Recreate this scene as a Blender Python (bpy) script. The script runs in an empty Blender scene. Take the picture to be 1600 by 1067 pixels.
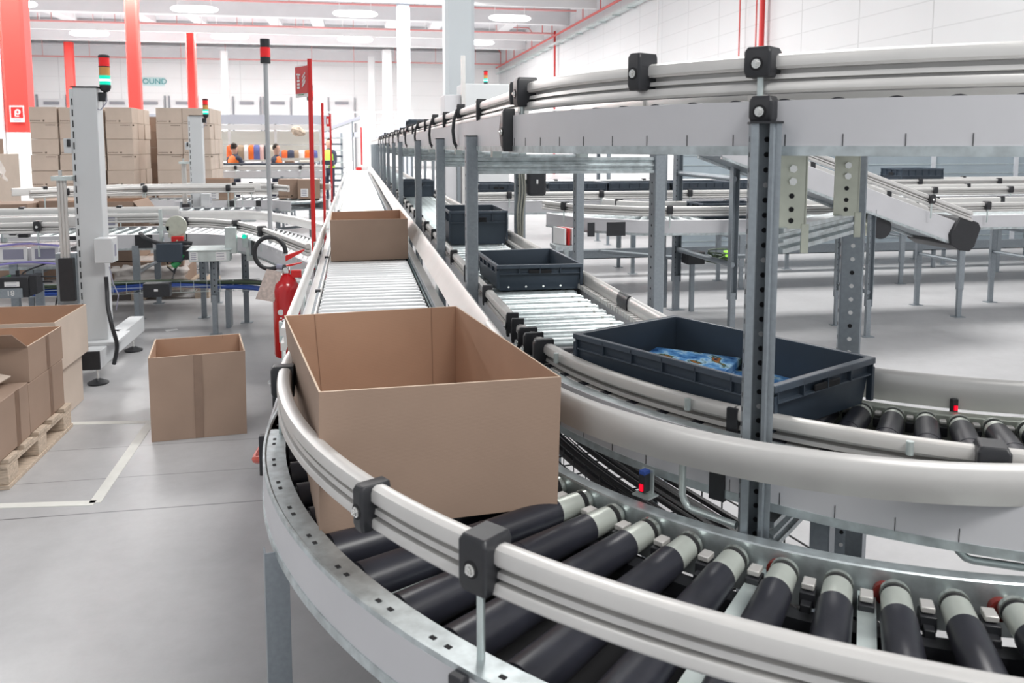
import bpy, math, random
from mathutils import Vector, Matrix
random.seed(7)
SC = bpy.context.scene
COL = SC.collection
# ------------------------------------------------------------------ camera
CAM_H = 1.6
YAW, TP, FPX, CX, CY = math.radians(10.606), 0.1, 1300.0, 800.0, 358.0
PIT = math.atan(TP)
cam_d = bpy.data.cameras.new('camera')
cam_d.sensor_width = 36.0
cam_d.lens = FPX / 1600 * 36.0
cam_d.shift_y = -(533.5 - CY) / 1600
cam_d.clip_end = 300
cam_d.dof.use_dof = True
cam_d.dof.focus_distance = 3.2
cam_d.dof.aperture_fstop = 6.3
cam = bpy.data.objects.new('camera', cam_d)
COL.objects.link(cam)
cam.location = (0, 0, CAM_H)
cam.rotation_euler = (math.pi / 2 - PIT, 0, -YAW)
SC.camera = cam
SC.view_settings.view_transform = 'Standard'
SC.view_settings.look = 'None'
SC.view_settings.gamma = 1
SC.view_settings.use_curve_mapping = False
SC.view_settings.exposure = 0.23
SC.cycles.use_denoising = True
SC.cycles.max_bounces = 8
SC.cycles.sample_clamp_indirect = 6
# ------------------------------------------------------------------ world and lamps
w = bpy.data.worlds.new('hall_daylight'); SC.world = w; w.use_nodes = True
w.node_tree.nodes['Background'].inputs[0].default_value = (0.93, 0.965, 1.0, 1)
w.node_tree.nodes['Background'].inputs[1].default_value = .46
def area(name, loc, size, power, rot=(0, 0, 0), color=(1, .985, .96)):
    l = bpy.data.lights.new(name, 'AREA'); l.shape = 'RECTANGLE'; l.size, l.size_y = size
    l.energy = power; l.color = color
    o = bpy.data.objects.new(name, l); COL.objects.link(o); o.location = loc; o.rotation_euler = rot
    return o
for i, yy in enumerate((-3.0, 9.0, 22.0, 36.0, 50.0)):
    area('roof_light_row', (-12.0, yy, 7.9), (14, 2.2), 340 if yy < 15 else (2500 if yy < 45 else 4600))
    area('roof_light_row', (4.2 if yy < 15 else 2.0, yy, 7.9), (6, 2.2), 760 if yy < 15 else (1150 if yy < 45 else 3000))

# camera rays to points, so that things read from the photograph get their true place
_f = Vector((math.sin(YAW) * math.cos(PIT), math.cos(YAW) * math.cos(PIT), -math.sin(PIT)))
_r = Vector((math.cos(YAW), -math.sin(YAW), 0))
_u = _r.cross(_f)
def at(px, py, z=None, Y=None, X=None):
    d = _f + _r * ((px - CX) / FPX) - _u * ((py - CY) / FPX)
    if z is not None: t = (z - CAM_H) / d.z
    elif Y is not None: t = Y / d.y
    else: t = X / d.x
    return Vector((0, 0, CAM_H)) + d * t

# ------------------------------------------------------------------ materials
def mat(name, col, rough=.5, metal=0.0, noise=0.0, nscale=20.0, bump=0.0, bscale=200.0, emit=None, estr=0, alpha=None, stretch=None, coat=0, spec=None):
    m = bpy.data.materials.new(name); m.use_nodes = True
    nt = m.node_tree; b = nt.nodes['Principled BSDF']
    b.inputs['Base Color'].default_value = (*col, 1)
    b.inputs['Roughness'].default_value = rough
    b.inputs['Metallic'].default_value = metal
    if coat: b.inputs['Coat Weight'].default_value = coat
    if spec is not None: b.inputs['Specular IOR Level'].default_value = spec
    if emit: b.inputs['Emission Color'].default_value = (*emit, 1); b.inputs['Emission Strength'].default_value = estr
    if alpha is not None: b.inputs['Alpha'].default_value = alpha
    tc = nt.nodes.new('ShaderNodeTexCoord')
    src = tc.outputs['Object']
    if stretch:
        mp = nt.nodes.new('ShaderNodeMapping'); mp.inputs['Scale'].default_value = stretch
        nt.links.new(src, mp.inputs[0]); src = mp.outputs[0]
    if noise:
        n = nt.nodes.new('ShaderNodeTexNoise'); n.inputs['Scale'].default_value = nscale; n.inputs['Detail'].default_value = 5
        nt.links.new(src, n.inputs['Vector'])
        r = nt.nodes.new('ShaderNodeMix'); r.data_type = 'RGBA'
        r.inputs['A'].default_value = (*[max(0, c * (1 - noise)) for c in col], 1)
        r.inputs['B'].default_value = (*[min(1, c * (1 + noise)) for c in col], 1)
        rr = nt.nodes.new('ShaderNodeMapRange'); rr.inputs[1].default_value = .3; rr.inputs[2].default_value = .7
        nt.links.new(n.outputs['Fac'], rr.inputs[0]); nt.links.new(rr.outputs[0], r.inputs['Factor'])
        nt.links.new(r.outputs['Result'], b.inputs['Base Color'])
    if bump:
        n2 = nt.nodes.new('ShaderNodeTexNoise'); n2.inputs['Scale'].default_value = bscale
        nt.links.new(src, n2.inputs['Vector'])
        bp = nt.nodes.new('ShaderNodeBump'); bp.inputs['Strength'].default_value = bump; bp.inputs['Distance'].default_value = .002
        nt.links.new(n2.outputs['Fac'], bp.inputs['Height']); nt.links.new(bp.outputs[0], b.inputs['Normal'])
    return m
ALU = mat('brushed_aluminium', (.60, .585, .565), .42, .35, .05, 6, 0.05, 300)
ALUW = mat('pale_aluminium', (.66, .65, .635), .38, .3, .04, 8)
GALV = mat('galvanised_steel', (.52, .57, .585), .38, .7, .22, 26, .05, 90)
GALVL = mat('light_zinc_sheet', (.62, .69, .68), .3, .6, .12, 12)
POST = mat('dull_galvanised_upright', (.30, .335, .365), .45, .6, .07, 80, .05, 120)
PANEL = mat('grey_white_coated_panel', (.6, .6, .625), .45, 0, .03, 5)
BLACK = mat('black_moulded_plastic', (.022, .023, .027), .42, 0, .1, 40, .08, 500)
DARK = mat('dark_slot_and_gap', (.012, .012, .014), .8)  # near-black for slots and holes; on under-roller sheets it paints gap shade
RUBBER = mat('dark_rubber_sleeve', (.024, .025, .034), .34, 0, .2, 14, .03, 300)
CHROME = mat('reflection_white_zinc_roller', (.90, .92, .93), .3, .45, .03, 4)  # near-white diffuse colour stands in for the bright roof's reflection
BROLL = mat('worn_zinc_roller', (.60, .66, .67), .36, .7, .22, 5, stretch=(4, 1, 1))
ZINCP = mat('pale_matt_zinc_tube', (.60, .64, .59), .36, .45, .05, 20)
ROLLEND = mat('greenish_zinc_roller_end', (.60, .64, .60), .25, .8, .06, 20)
REDP = mat('red_plastic', (.62, .02, .02), .35)
DRED = mat('dark_red_hub', (.18, .02, .015), .5)
BLUE = mat('blue_plastic', (.03, .08, .35), .4)
STEEL = mat('polished_bolt', (.8, .8, .78), .2, .95)
WHITE = mat('white_paint', (.8, .8, .8), .5)
MACH = mat('light_grey_machine_paint', (.60, .62, .635), .4, 0, .02, 3)
def card_mat(name, col, per=700.0):
    m = mat(name, col, .85, 0, .07, 3.5)
    nt = m.node_tree; b = nt.nodes['Principled BSDF']
    tc = nt.nodes.new('ShaderNodeTexCoord'); wv = nt.nodes.new('ShaderNodeTexWave')
    wv.wave_type = 'BANDS'; wv.bands_direction = 'Z'; wv.inputs['Scale'].default_value = per / 6.28
    wv.inputs['Distortion'].default_value = .4
    nt.links.new(tc.outputs['Object'], wv.inputs['Vector'])
    bp = nt.nodes.new('ShaderNodeBump'); bp.inputs['Strength'].default_value = .12; bp.inputs['Distance'].default_value = .001
    nt.links.new(wv.outputs['Fac'], bp.inputs['Height']); nt.links.new(bp.outputs[0], b.inputs['Normal'])
    return m
CARD = card_mat('kraft_cardboard_outside', (.315, .222, .168))
CARDI = card_mat('kraft_cardboard_inside', (.42, .26, .175))
CARDW = card_mat('kraft_cardboard_stacked', (.55, .455, .385))
CARDL = card_mat('pale_kraft_cardboard', (.55, .46, .39))
CARDE = mat('cardboard_cut_edge', (.60, .47, .36), .9)
TAPE = mat('brown_packing_tape', (.20, .125, .085), .5, 0, .1, 12)
PRINT = mat('dark_carton_print', (.10, .07, .05), .8)
WOOD = mat('raw_pallet_wood', (.52, .42, .33), .8, 0, .25, 9, .3, 40, stretch=(2, 12, 12))
TOTE = mat('slate_grey_tote_plastic', (.040, .056, .078), .42, 0, .06, 6, .04, 300)
TOTEL = mat('paler_tote_rim', (.065, .085, .112), .4, 0, .1, 30)  # a little paler than the tote body
FILM = mat('clear_stretch_film', (.9, .87, .85), .15, 0, .05, 6, alpha=.5)
LAMPR = mat('red_signal_lens', (.70, .015, .02), .25, emit=(1, .02, .02), estr=.15)
LAMPO = mat('amber_signal_lens', (.62, .3, .09), .25)
LAMPG = mat('lit_green_signal_lens', (.0, .55, .4), .25, emit=(0, 1, .62), estr=.45)
LAMPGC = mat('bright_green_signal_core', (.6, 1, .9), .3, emit=(.6, 1, .9), estr=1.6)
LED = mat('red_sensor_eye', (.7, 0, .03), .3, emit=(1, 0, .02), estr=.7)
GREEN = mat('green_rubber', (.04, .3, .1), .5)
VIOLET = mat('violet_drive_belt', (.28, .25, .6), .5)
LABELW = mat('white_paper_label', (.8, .8, .8), .6)
INK = mat('grey_label_print', (.28, .28, .36), .7)

# ------------------------------------------------------------------ mesh building
class MB:
    def __init__(s): s.v = []; s.f = []; s.m = []; s.mats = []; s.cur = 0
    def use(s, m):
        if m not in s.mats: s.mats.append(m)
        s.cur = s.mats.index(m); return s
    def add(s, vs, fs):
        o = len(s.v); s.v += [Vector(v) for v in vs]
        for f in fs: s.f.append([i + o for i in f]); s.m.append(s.cur)
        return s
    def box(s, c, size, rot=None):
        hx, hy, hz = [a / 2 for a in size]
        vs = [Vector((x, y, z)) for x in (-hx, hx) for y in (-hy, hy) for z in (-hz, hz)]
        if rot is not None:
            R = Matrix.Rotation(rot, 3, 'Z') if isinstance(rot, (int, float)) else rot
            vs = [R @ v for v in vs]
        c = Vector(c)
        return s.add([v + c for v in vs], [(0, 1, 3, 2), (4, 6, 7, 5), (0, 4, 5, 1), (2, 3, 7, 6), (0, 2, 6, 4), (1, 5, 7, 3)])
    def span(s, x0, x1, y0, y1, z0, z1):
        return s.box(((x0 + x1) / 2, (y0 + y1) / 2, (z0 + z1) / 2), (abs(x1 - x0), abs(y1 - y0), abs(z1 - z0)))
    def cyl(s, p0, p1, r0, r1=None, seg=16, caps=True):
        p0, p1 = Vector(p0), Vector(p1); r1 = r0 if r1 is None else r1
        d = (p1 - p0).normalized(); a = d.orthogonal().normalized(); b = d.cross(a)
        vs = []
        for p, r in ((p0, r0), (p1, r1)):
            for i in range(seg):
                t = 2 * math.pi * i / seg; vs.append(p + a * (r * math.cos(t)) + b * (r * math.sin(t)))
        fs = [(i, (i + 1) % seg, seg + (i + 1) % seg, seg + i) for i in range(seg)]
        if caps: fs += [tuple(range(seg))[::-1], tuple(range(seg, 2 * seg))]
        return s.add(vs, fs)
    def lathe(s, p0, p1, prof, seg=20):          # prof: (t along, radius)
        p0, p1 = Vector(p0), Vector(p1); d = p1 - p0; L = d.length; d.normalize()
        a = d.orthogonal().normalized(); b = d.cross(a); vs = []
        for t, r in prof:
            for i in range(seg):
                q = 2 * math.pi * i / seg; vs.append(p0 + d * (t * L) + a * (r * math.cos(q)) + b * (r * math.sin(q)))
        n = len(prof); fs = []
        for k in range(n - 1):
            for i in range(seg): fs.append((k * seg + i, k * seg + (i + 1) % seg, (k + 1) * seg + (i + 1) % seg, (k + 1) * seg + i))
        fs += [tuple(range(seg))[::-1], tuple(range((n - 1) * seg, n * seg))]
        return s.add(vs, fs)
    def tube(s, pts, r, seg=8):
        pts = [Vector(p) for p in pts]; vs = []; up = None
        for i, p in enumerate(pts):
            d = (pts[min(i + 1, len(pts) - 1)] - pts[max(i - 1, 0)]).normalized()
            if up is None: a = d.orthogonal().normalized()
            else: a = (up - d * up.dot(d)).normalized()
            up = a; b = d.cross(a)
            for k in range(seg):
                t = 2 * math.pi * k / seg; vs.append(p + a * (r * math.cos(t)) + b * (r * math.sin(t)))
        fs = []
        for i in range(len(pts) - 1):
            for k in range(seg): fs.append((i * seg + k, i * seg + (k + 1) % seg, (i + 1) * seg + (k + 1) % seg, (i + 1) * seg + k))
        fs += [tuple(range(seg))[::-1], tuple(range((len(pts) - 1) * seg, len(pts) * seg))]
        return s.add(vs, fs)
    def loft(s, rings, closed=True, caps=True):
        n = len(rings[0]); vs = [v for r in rings for v in r]; fs = []
        for i in range(len(rings) - 1):
            for k in range(n if closed else n - 1):
                fs.append((i * n + k, i * n + (k + 1) % n, (i + 1) * n + (k + 1) % n, (i + 1) * n + k))
        if caps and closed: fs += [tuple(range(n))[::-1], tuple(range((len(rings) - 1) * n, len(rings) * n))]
        return s.add(vs, fs)
    def sweep(s, st, prof, closed=True):         # st: (px,py,nx,ny[,z]); prof: (d, z)
        return s.loft([[Vector((q[0] + q[2] * d, q[1] + q[3] * d, z + (q[4] if len(q) > 4 else 0))) for d, z in prof] for q in st], closed)
    def prism(s, poly, z0, z1):
        return s.loft([[Vector((x, y, z0)) for x, y in poly], [Vector((x, y, z1)) for x, y in poly]])
    def build(s, name, m=None, parent=None, bevel=0, org=None, ang=38):
        me = bpy.data.meshes.new(name)
        root = parent
        off = Vector((0, 0, 0))
        if org is not None: off = Vector(org)
        elif parent is not None:
            while root.parent: root = root.parent
            off = root.location.copy()
        me.from_pydata([tuple(v - off) for v in s.v], [], s.f)
        mats = s.mats or [m or PANEL]
        for x in mats: me.materials.append(x)
        if s.mats: me.polygons.foreach_set('material_index', s.m)
        import bmesh
        b = bmesh.new(); b.from_mesh(me); bmesh.ops.recalc_face_normals(b, faces=b.faces); b.to_mesh(me); b.free()
        me.polygons.foreach_set('use_smooth', [True] * len(me.polygons))
        me.set_sharp_from_angle(angle=math.radians(ang))
        o = bpy.data.objects.new(name, me); COL.objects.link(o)
        if parent is not None: o.parent = parent
        elif org is not None: o.location = off
        if bevel:
            md = o.modifiers.new('bevel', 'BEVEL'); md.width = bevel; md.segments = 2; md.limit_method = 'ANGLE'; md.harden_normals = False
        return o
def tag(o, label=None, cat=None, group=None, kind=None):
    if label: o['label'] = label
    if cat: o['category'] = cat
    if group: o['group'] = group
    if kind: o['kind'] = kind
    return o
def thing(name, label, cat, loc=(0, 0, 0), group=None, rz=0):
    o = bpy.data.objects.new(name, None); COL.objects.link(o); o.location = loc; o.rotation_euler = (0, 0, rz)
    o.empty_display_size = .1
    return tag(o, label, cat, group)
def struct(o): o['kind'] = 'structure'; return o
def inst(src, parent, M4, name=None):
    o = src.copy(); COL.objects.link(o); o.parent = parent; o.matrix_local = M4; return o
def copy_tree(o, parent=None):
    c = o.copy(); COL.objects.link(c); c.parent = parent
    for ch in [x for x in COL.objects if x.parent == o]: copy_tree(ch, c)
    return c
ORD = ['first', 'second', 'third', 'fourth', 'fifth', 'sixth', 'seventh', 'eighth', 'ninth', 'tenth', 'eleventh', 'twelfth', 'thirteenth', 'fourteenth', 'fifteenth', 'sixteenth', 'seventeenth', 'eighteenth', 'nineteenth', 'twentieth']

# ------------------------------------------------------------------ hall
WALL_X, WALL_Y, ROOF = 11.3, 66.0, 9.3
def floor_mat():
    m = mat('polished_concrete_floor', (.445, .445, .455), .38, 0, .07, 1.4, .02, 60)
    nt = m.node_tree; b = nt.nodes['Principled BSDF']
    # second, finer mottling over the first
    base = b.inputs['Base Color'].links[0].from_socket
    tc = nt.nodes.new('ShaderNodeTexCoord')
    n = nt.nodes.new('ShaderNodeTexNoise'); n.inputs['Scale'].default_value = 9; n.inputs['Detail'].default_value = 8; n.inputs['Roughness'].default_value = .7
    nt.links.new(tc.outputs['Object'], n.inputs['Vector'])
    mr = nt.nodes.new('ShaderNodeMapRange'); mr.inputs[1].default_value = .35; mr.inputs[2].default_value = .75; mr.inputs[3].default_value = .93; mr.inputs[4].default_value = 1.05
    nt.links.new(n.outputs['Fac'], mr.inputs[0])
    mx = nt.nodes.new('ShaderNodeVectorMath'); mx.operation = 'SCALE'
    nt.links.new(base, mx.inputs[0]); nt.links.new(mr.outputs[0], mx.inputs['Scale'])
    # saw-cut joints
    sep = nt.nodes.new('ShaderNodeSeparateXYZ'); nt.links.new(tc.outputs['Object'], sep.inputs[0])
    prev = mx.outputs[0]
    for axis, val, wd in (('Y', 3.78, .005), ('Y', 4.18, .003), ('Y', 4.62, .003), ('Y', 9.2, .006), ('Y', 14.6, .01)):
        s1 = nt.nodes.new('ShaderNodeMath'); s1.operation = 'SUBTRACT'; nt.links.new(sep.outputs[axis], s1.inputs[0]); s1.inputs[1].default_value = val
        s2 = nt.nodes.new('ShaderNodeMath'); s2.operation = 'ABSOLUTE'; nt.links.new(s1.outputs[0], s2.inputs[0])
        s3 = nt.nodes.new('ShaderNodeMath'); s3.operation = 'LESS_THAN'; nt.links.new(s2.outputs[0], s3.inputs[0]); s3.inputs[1].default_value = wd
        mm = nt.nodes.new('ShaderNodeMix'); mm.data_type = 'RGBA'; mm.inputs['B'].default_value = (.2, .2, .21, 1)
        nt.links.new(prev, mm.inputs['A']); nt.links.new(s3.outputs[0], mm.inputs['Factor']); prev = mm.outputs['Result']
    nt.links.new(prev, b.inputs['Base Color'])
    return m
struct(MB().span(-34, WALL_X + .3, -6, WALL_Y + .3, -.2, 0).build('floor', floor_mat()))
def wall_mat(name, col, axis, period, zper=None):
    m = mat(name, col, .55, 0, .015, .6)
    nt = m.node_tree; b = nt.nodes['Principled BSDF']; base = b.inputs['Base Color'].links[0].from_socket
    tc = nt.nodes.new('ShaderNodeTexCoord'); sep = nt.nodes.new('ShaderNodeSeparateXYZ'); nt.links.new(tc.outputs['Object'], sep.inputs[0])
    prev = base
    for ax, per, wd, dk in ((axis, period, .015, .72), ('Z', zper, .012, .86)):
        if not per: continue
        s1 = nt.nodes.new('ShaderNodeMath'); s1.operation = 'PINGPONG'; nt.links.new(sep.outputs[ax], s1.inputs[0]); s1.inputs[1].default_value = per / 2
        s3 = nt.nodes.new('ShaderNodeMath'); s3.operation = 'LESS_THAN'; nt.links.new(s1.outputs[0], s3.inputs[0]); s3.inputs[1].default_value = wd
        mm = nt.nodes.new('ShaderNodeMix'); mm.data_type = 'RGBA'; mm.inputs['B'].default_value = (*[c * dk for c in col], 1)
        nt.links.new(prev, mm.inputs['A']); nt.links.new(s3.outputs[0], mm.inputs['Factor']); prev = mm.outputs['Result']
    nt.links.new(prev, b.inputs['Base Color'])
    return m
struct(MB().span(WALL_X, WALL_X + .25, -6, WALL_Y, 0, ROOF + .3).build('wall_right', wall_mat('white_wall_panels', (.66, .665, .675), 'Y', 2.5, .56)))
struct(MB().span(-34, WALL_X + .25, WALL_Y, WALL_Y + .25, 0, ROOF + .3).build('wall_back', wall_mat('white_back_wall_panels', (.9, .9, .9), 'X', 4.2, 1.1)))
struct(MB().span(-34, WALL_X + .25, -6, WALL_Y, ROOF, ROOF + .2).build('ceiling', mat('grey_roof_sheeting', (.62, .62, .64), .7, 0, .12, .5)))
BEAMC = mat('pale_concrete_beam', (.72, .72, .73), .7, 0, .04, 1)
SKY = mat('skylight_panel', (.9, .9, .9), .4, emit=(1, 1, 1), estr=2.6)
ys = [9.0, 22.0, 34.0, 44.0, 55.5, 65.3]
for i, y in enumerate(ys):
    b = MB().span(-34, WALL_X, y - .25, y + .25, 8.0, 8.75)
    b.span(-34, WALL_X, y - .4, y + .4, 8.72, 8.85)
    o = b.build('ceiling_beam', BEAMC, bevel=.03)
    tag(o, f'pale concrete roof beam across the hall, {ORD[len(ys)-1-i]} from the back wall' if i < 5 else 'pale concrete roof beam right against the back wall', 'beam', 'concrete roof beams across the hall')
BAYN = ['nearest visible', 'middle visible', 'farthest']
for i, y in enumerate((28.0, 39.0, 49.5)):
    for j, x in enumerate((-21.3, -14.1, -6.8, .1, 7.2)):
        t = thing('hall_lamp', f'long glowing hall lamp in the {BAYN[i]} roof bay, {ORD[j]} from the left', 'lamp', (x, y, 8.15), 'glowing lamps under the roof')
        lz = (8.3, at(332, 15, Y=39).z, at(377, 58, Y=49.5).z, 8.3)[i]
        MB().lathe((x - 1.0, y, lz), (x + 1.0, y, lz), [(0, .02), (.04, .09), (.15, .14), (.5, .16), (.85, .14), (.96, .09), (1, .02)], 12).build('lamp_glass', SKY, t)
        MB().cyl((x - .7, y, lz), (x - .7, y, ROOF), .015, seg=6).build('hanger', WHITE, t); MB().cyl((x + .7, y, lz), (x + .7, y, ROOF), .015, seg=6).build('hanger', WHITE, t)
        for s_ in (-1, 1):
            k = MB().span(x + s_ * 2.2 - .35, x + s_ * 2.2 + .35, y - 4.2, y + 4.2, ROOF - .4, ROOF - .002).build('roof_rib', BEAMC)
            tag(k, f'pale roof rib {"left" if s_ < 0 else "right"} of the {ORD[j]} lamp in the {BAYN[i]} bay', 'roof rib', 'pale ribs under the roof')
# service gallery strip along beams: thin light channels and red sprinkler pipes
PIPE = mat('red_sprinkler_pipe', (.62, .10, .09), .45)
PIPEP = mat('faded_red_pipe', (.70, .30, .29), .5)
for i, (y, z) in enumerate(((26.5, 8.15), (32.0, 8.3), (42.0, 8.45), (46.5, 7.9), (53.5, 8.5), (63.0, 7.75))):
    b = MB().cyl((-34, y, z), (WALL_X - .1, y, z), .05, seg=8)
    for x in range(-30, 11, 3): b.cyl((x, y, z), (x, y, ROOF - .02), .02, seg=6)
    o = b.build('sprinkler_pipe', PIPEP)
    tag(o, f'red sprinkler pipe running across under the roof, {ORD[5-i]} from the back', 'pipe', 'sprinkler pipes across the hall')
for i, (y, z) in enumerate(((47.8, 7.75), (37.0, 7.85))):
    b = MB().span(-34, WALL_X - .5, y - .1, y + .1, z - .1, z + .35)
    for x in range(-32, 11, 4): b.span(x - .02, x + .02, y - .02, y + .02, z, ROOF - .02)
    tag(b.build('cable_duct', WHITE), ['white cable duct hung across the middle roof bays', 'white cable duct hung across the nearer roof bays'][i], 'cable duct')
# right wall: tray, pipes, conduits
b = MB().span(WALL_X - .35, WALL_X - .1, 8, WALL_Y - .5, 7.2, 7.32)
for y in range(9, 65, 2): b.span(WALL_X - .4, WALL_X - .02, y - .03, y + .03, 7.14, 7.2)
tag(b.build('cable_tray', GALVL), 'pale metal cable tray running high along the right wall', 'cable tray')
b = MB().cyl((WALL_X - .3, 8, 7.7), (WALL_X - .3, WALL_Y - .5, 7.7), .06, seg=8)
for y in (10, 13, 16, 19, 24.5, 28, 31, 37, 40, 46.5, 49, 52, 58, 61, 63.5):
    b.tube([(WALL_X - .3, y, 7.7), (WALL_X - .3, y, 8.7), (WALL_X - .5, y, 8.95), (WALL_X - 2.2, y, 8.97)], .028, 6)
tag(b.build('sprinkler_main', PIPE), 'red sprinkler main with branches along the top of the right wall', 'pipe')
for i, (px, r, m_) in enumerate(((1191, .075, REDP), (1182, .022, PIPE), (1156, .022, PIPE), (867, .06, REDP), (1028, .02, WHITE))):
    p = at(px, 20, X=WALL_X - .2)
    o = MB().cyl((WALL_X - .2, p.y, 0), (WALL_X - .2, p.y, ROOF if i != 3 else 8), r, seg=12).build('wall_riser_pipe', m_)
    tag(o, ['thick bright red riser pipe on the right wall', 'thin red pipe directly left of the thick red riser', 'thin red pipe further left, beside the wall seam',
            'red riser pipe far down the right wall', 'thin white conduit down the right wall between the red pipes'][i], 'pipe')
# pillars
PRED = mat('red_pillar_paint', (.74, .045, .035), .5, 0, .04, 2)
def pillar(px, Y, wd, label, red=True, base=1.9, cy=200, ztop=8.0, mc=None):
    p = at(px, cy, Y=Y)
    t = thing('pillar', label, 'pillar', (p.x, Y, 0), 'hall pillars')
    b = MB()
    c = wd * .12; h = wd / 2
    poly = [(-h + c, -h), (h - c, -h), (h, -h + c), (h, h - c), (h - c, h), (-h + c, h), (-h, h - c), (-h, -h + c)]
    poly = [(x + p.x, y + Y) for x, y in poly]
    if red:
        b.prism(poly, base, ztop); b.build('shaft', PRED, t)
        MB().prism(poly, 0, base).build('base', WHITE, t)
    else:
        b.prism(poly, 0, ztop); b.build('shaft', mc or WHITE, t)
    return t, p
p1, q1 = pillar(33, 24, .56, 'nearest thick red pillar with a white foot and a hose sign', base=1.95)
pillar(214, 36.5, .47, 'red pillar standing just right of the near signal tower')
pillar(303, 49, .46, 'red pillar rising behind the middle of the carton wall')
pillar(114, 56.6, .48, 'short distant red pillar left of the signal tower')
pillar(717, 17.8, .62, 'big pale grey pillar in the middle of the hall', False, mc=mat('pale_blue_grey_pillar', (.62, .67, .70), .5, 0, .04, .5))
pillar(632, 37.6, .56, 'slim grey pillar left of the big pale pillar', False, mc=mat('grey_pillar', (.60, .64, .70), .5))
pillar(606, 57.4, .62, 'far white pillar beside the straight conveyor end', False)
pillar(354, 60, .48, 'distant white pillar right of the carton wall', False)
pillar(-2, 24, .4, 'white pillar at the left edge of the view', False)
pillar(582, 62, .5, 'most distant white pillar close to the back wall', False)
# hose sign on pillar
def sign_hose(c, wd, hd, label):
    t = thing('fire_hose_sign', label, 'sign', c)
    MB().box(c, (wd, .012, hd)).build('plate', WHITE, t, bevel=.002)
    MB().box((c[0], c[1] - .01, c[2] + hd * .09), (wd * .84, .01, hd * .66)).build('red_field', REDP, t)
    b = MB().cyl((c[0] + .02, c[1] - .012, c[2] + hd * .12), (c[0] + .02, c[1] - .02, c[2] + hd * .12), wd * .2, seg=20)
    b.box((c[0] - wd * .12, c[1] - .016, c[2] + hd * .02), (wd * .07, .008, hd * .34)); b.box((c[0], c[1] - .016, c[2] - hd * .14), (wd * .3, .008, hd * .05))
    b.build('hose_symbol', WHITE, t)
    MB().cyl((c[0] + .02, c[1] - .021, c[2] + hd * .12), (c[0] + .02, c[1] - .024, c[2] + hd * .12), wd * .09, seg=16).build('hose_hub', REDP, t)
    MB().box((c[0], c[1] - .01, c[2] - hd * .38), (wd * .6, .006, hd * .04)).build('caption', INK, t)
    return t
p = at(27, 178, Y=23.7)
sign_hose((p.x, 23.69, p.z), .34, .42, 'white framed red hose-reel sign on the nearest red pillar')
# back wall details: dock doors and letters
for i, px in enumerate((82, 184, 236, 287, 386, 434, 534)):
    p = at(px, 161, Y=WALL_Y)
    t = thing('dock_door', f'white dock door low in the back wall, {ORD[i]} from the left', 'door', (p.x, WALL_Y, 0), 'dock doors in the back wall')
    MB().span(p.x - .9, p.x + .9, WALL_Y - .1, WALL_Y - .002, .01, 5.0).build('door_leaf', mat('dock_door_white', (.80, .80, .81), .5) if i == 0 else bpy.data.materials['dock_door_white'], t)
    MB().span(p.x - .5, p.x + .5, WALL_Y - .3, WALL_Y - .1, p.z - .1, p.z + .1).build('handle_bar', mat('grey_door_bar', (.3, .3, .33), .6) if i == 0 else bpy.data.materials['grey_door_bar'], t)
    for s_ in (-1, 1): MB().span(p.x + s_ * 1.0 - .04, p.x + s_ * 1.0 + .04, WALL_Y - .22, WALL_Y - .02, .01, 5.3).build('door_rail', bpy.data.materials['grey_door_bar'], t)
TEAL = mat('teal_sign_face', (.25, .62, .62), .5)
p = at(232, 127.5, Y=WALL_Y)
t = thing('inbound_sign', 'pale sign reading INBOUND high on the back wall', 'sign', (p.x, WALL_Y, p.z))
MB().span(p.x - 1.12, p.x + 1.12, WALL_Y - .06, WALL_Y - .002, p.z - .32, p.z + .32).build('board', mat('pale_teal_board', (.62, .80, .80), .5), t)
fc = bpy.data.curves.new('letters', 'FONT'); fc.body = 'INBOUND'; fc.size = .56; fc.extrude = .01; fc.align_x = 'CENTER'; fc.align_y = 'CENTER'
fo = bpy.data.objects.new('letters_curve', fc); COL.objects.link(fo); me_ = bpy.data.meshes.new_from_object(fo.evaluated_get(bpy.context.evaluated_depsgraph_get())); bpy.data.objects.remove(fo); fo = bpy.data.objects.new('letters', me_); COL.objects.link(fo); fo.parent = t; fo.location = (0, -.09, 0); fo.rotation_euler = (math.pi / 2, 0, 0); me_.materials.clear(); me_.materials.append(mat('dark_teal_letters', (.05, .33, .36), .5))
# ------------------------------------------------------------------ conveyors: paths and profiles
def arc(c, a0, a1, step=1.5):
    n = max(2, int(abs(a1 - a0) / step)); out = []
    for i in range(n + 1):
        a = math.radians(a0 + (a1 - a0) * i / n); out.append((c[0], c[1], math.cos(a), math.sin(a)))
    return out
def straight(c, y0, y1, n=1):
    return [(c[0], y0 + (y1 - y0) * i / n, -1.0, 0.0) for i in range(n + 1)]
def onarc(c, R, a, z=0):
    a = math.radians(a); return Vector((c[0] + R * math.cos(a), c[1] + R * math.sin(a), z))
def guard_prof(R, zt, s):
    # smooth face at R towards the product, slotted back on the far side (s = direction of the back)
    P = [(0, -.084), (0, -.014), (.004, -.005), (.012, -.001), (.026, 0), (.035, -.005), (.038, -.013), (.038, -.028), (.034, -.031), (.033, -.034), (.009, -.034), (.009, -.044),
         (.029, -.045), (.031, -.055), (.009, -.056), (.009, -.062), (.034, -.063), (.037, -.067), (.037, -.080), (.032, -.086), (.006, -.087)]
    return [(R + s * d, zt + z) for d, z in P]
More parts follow.
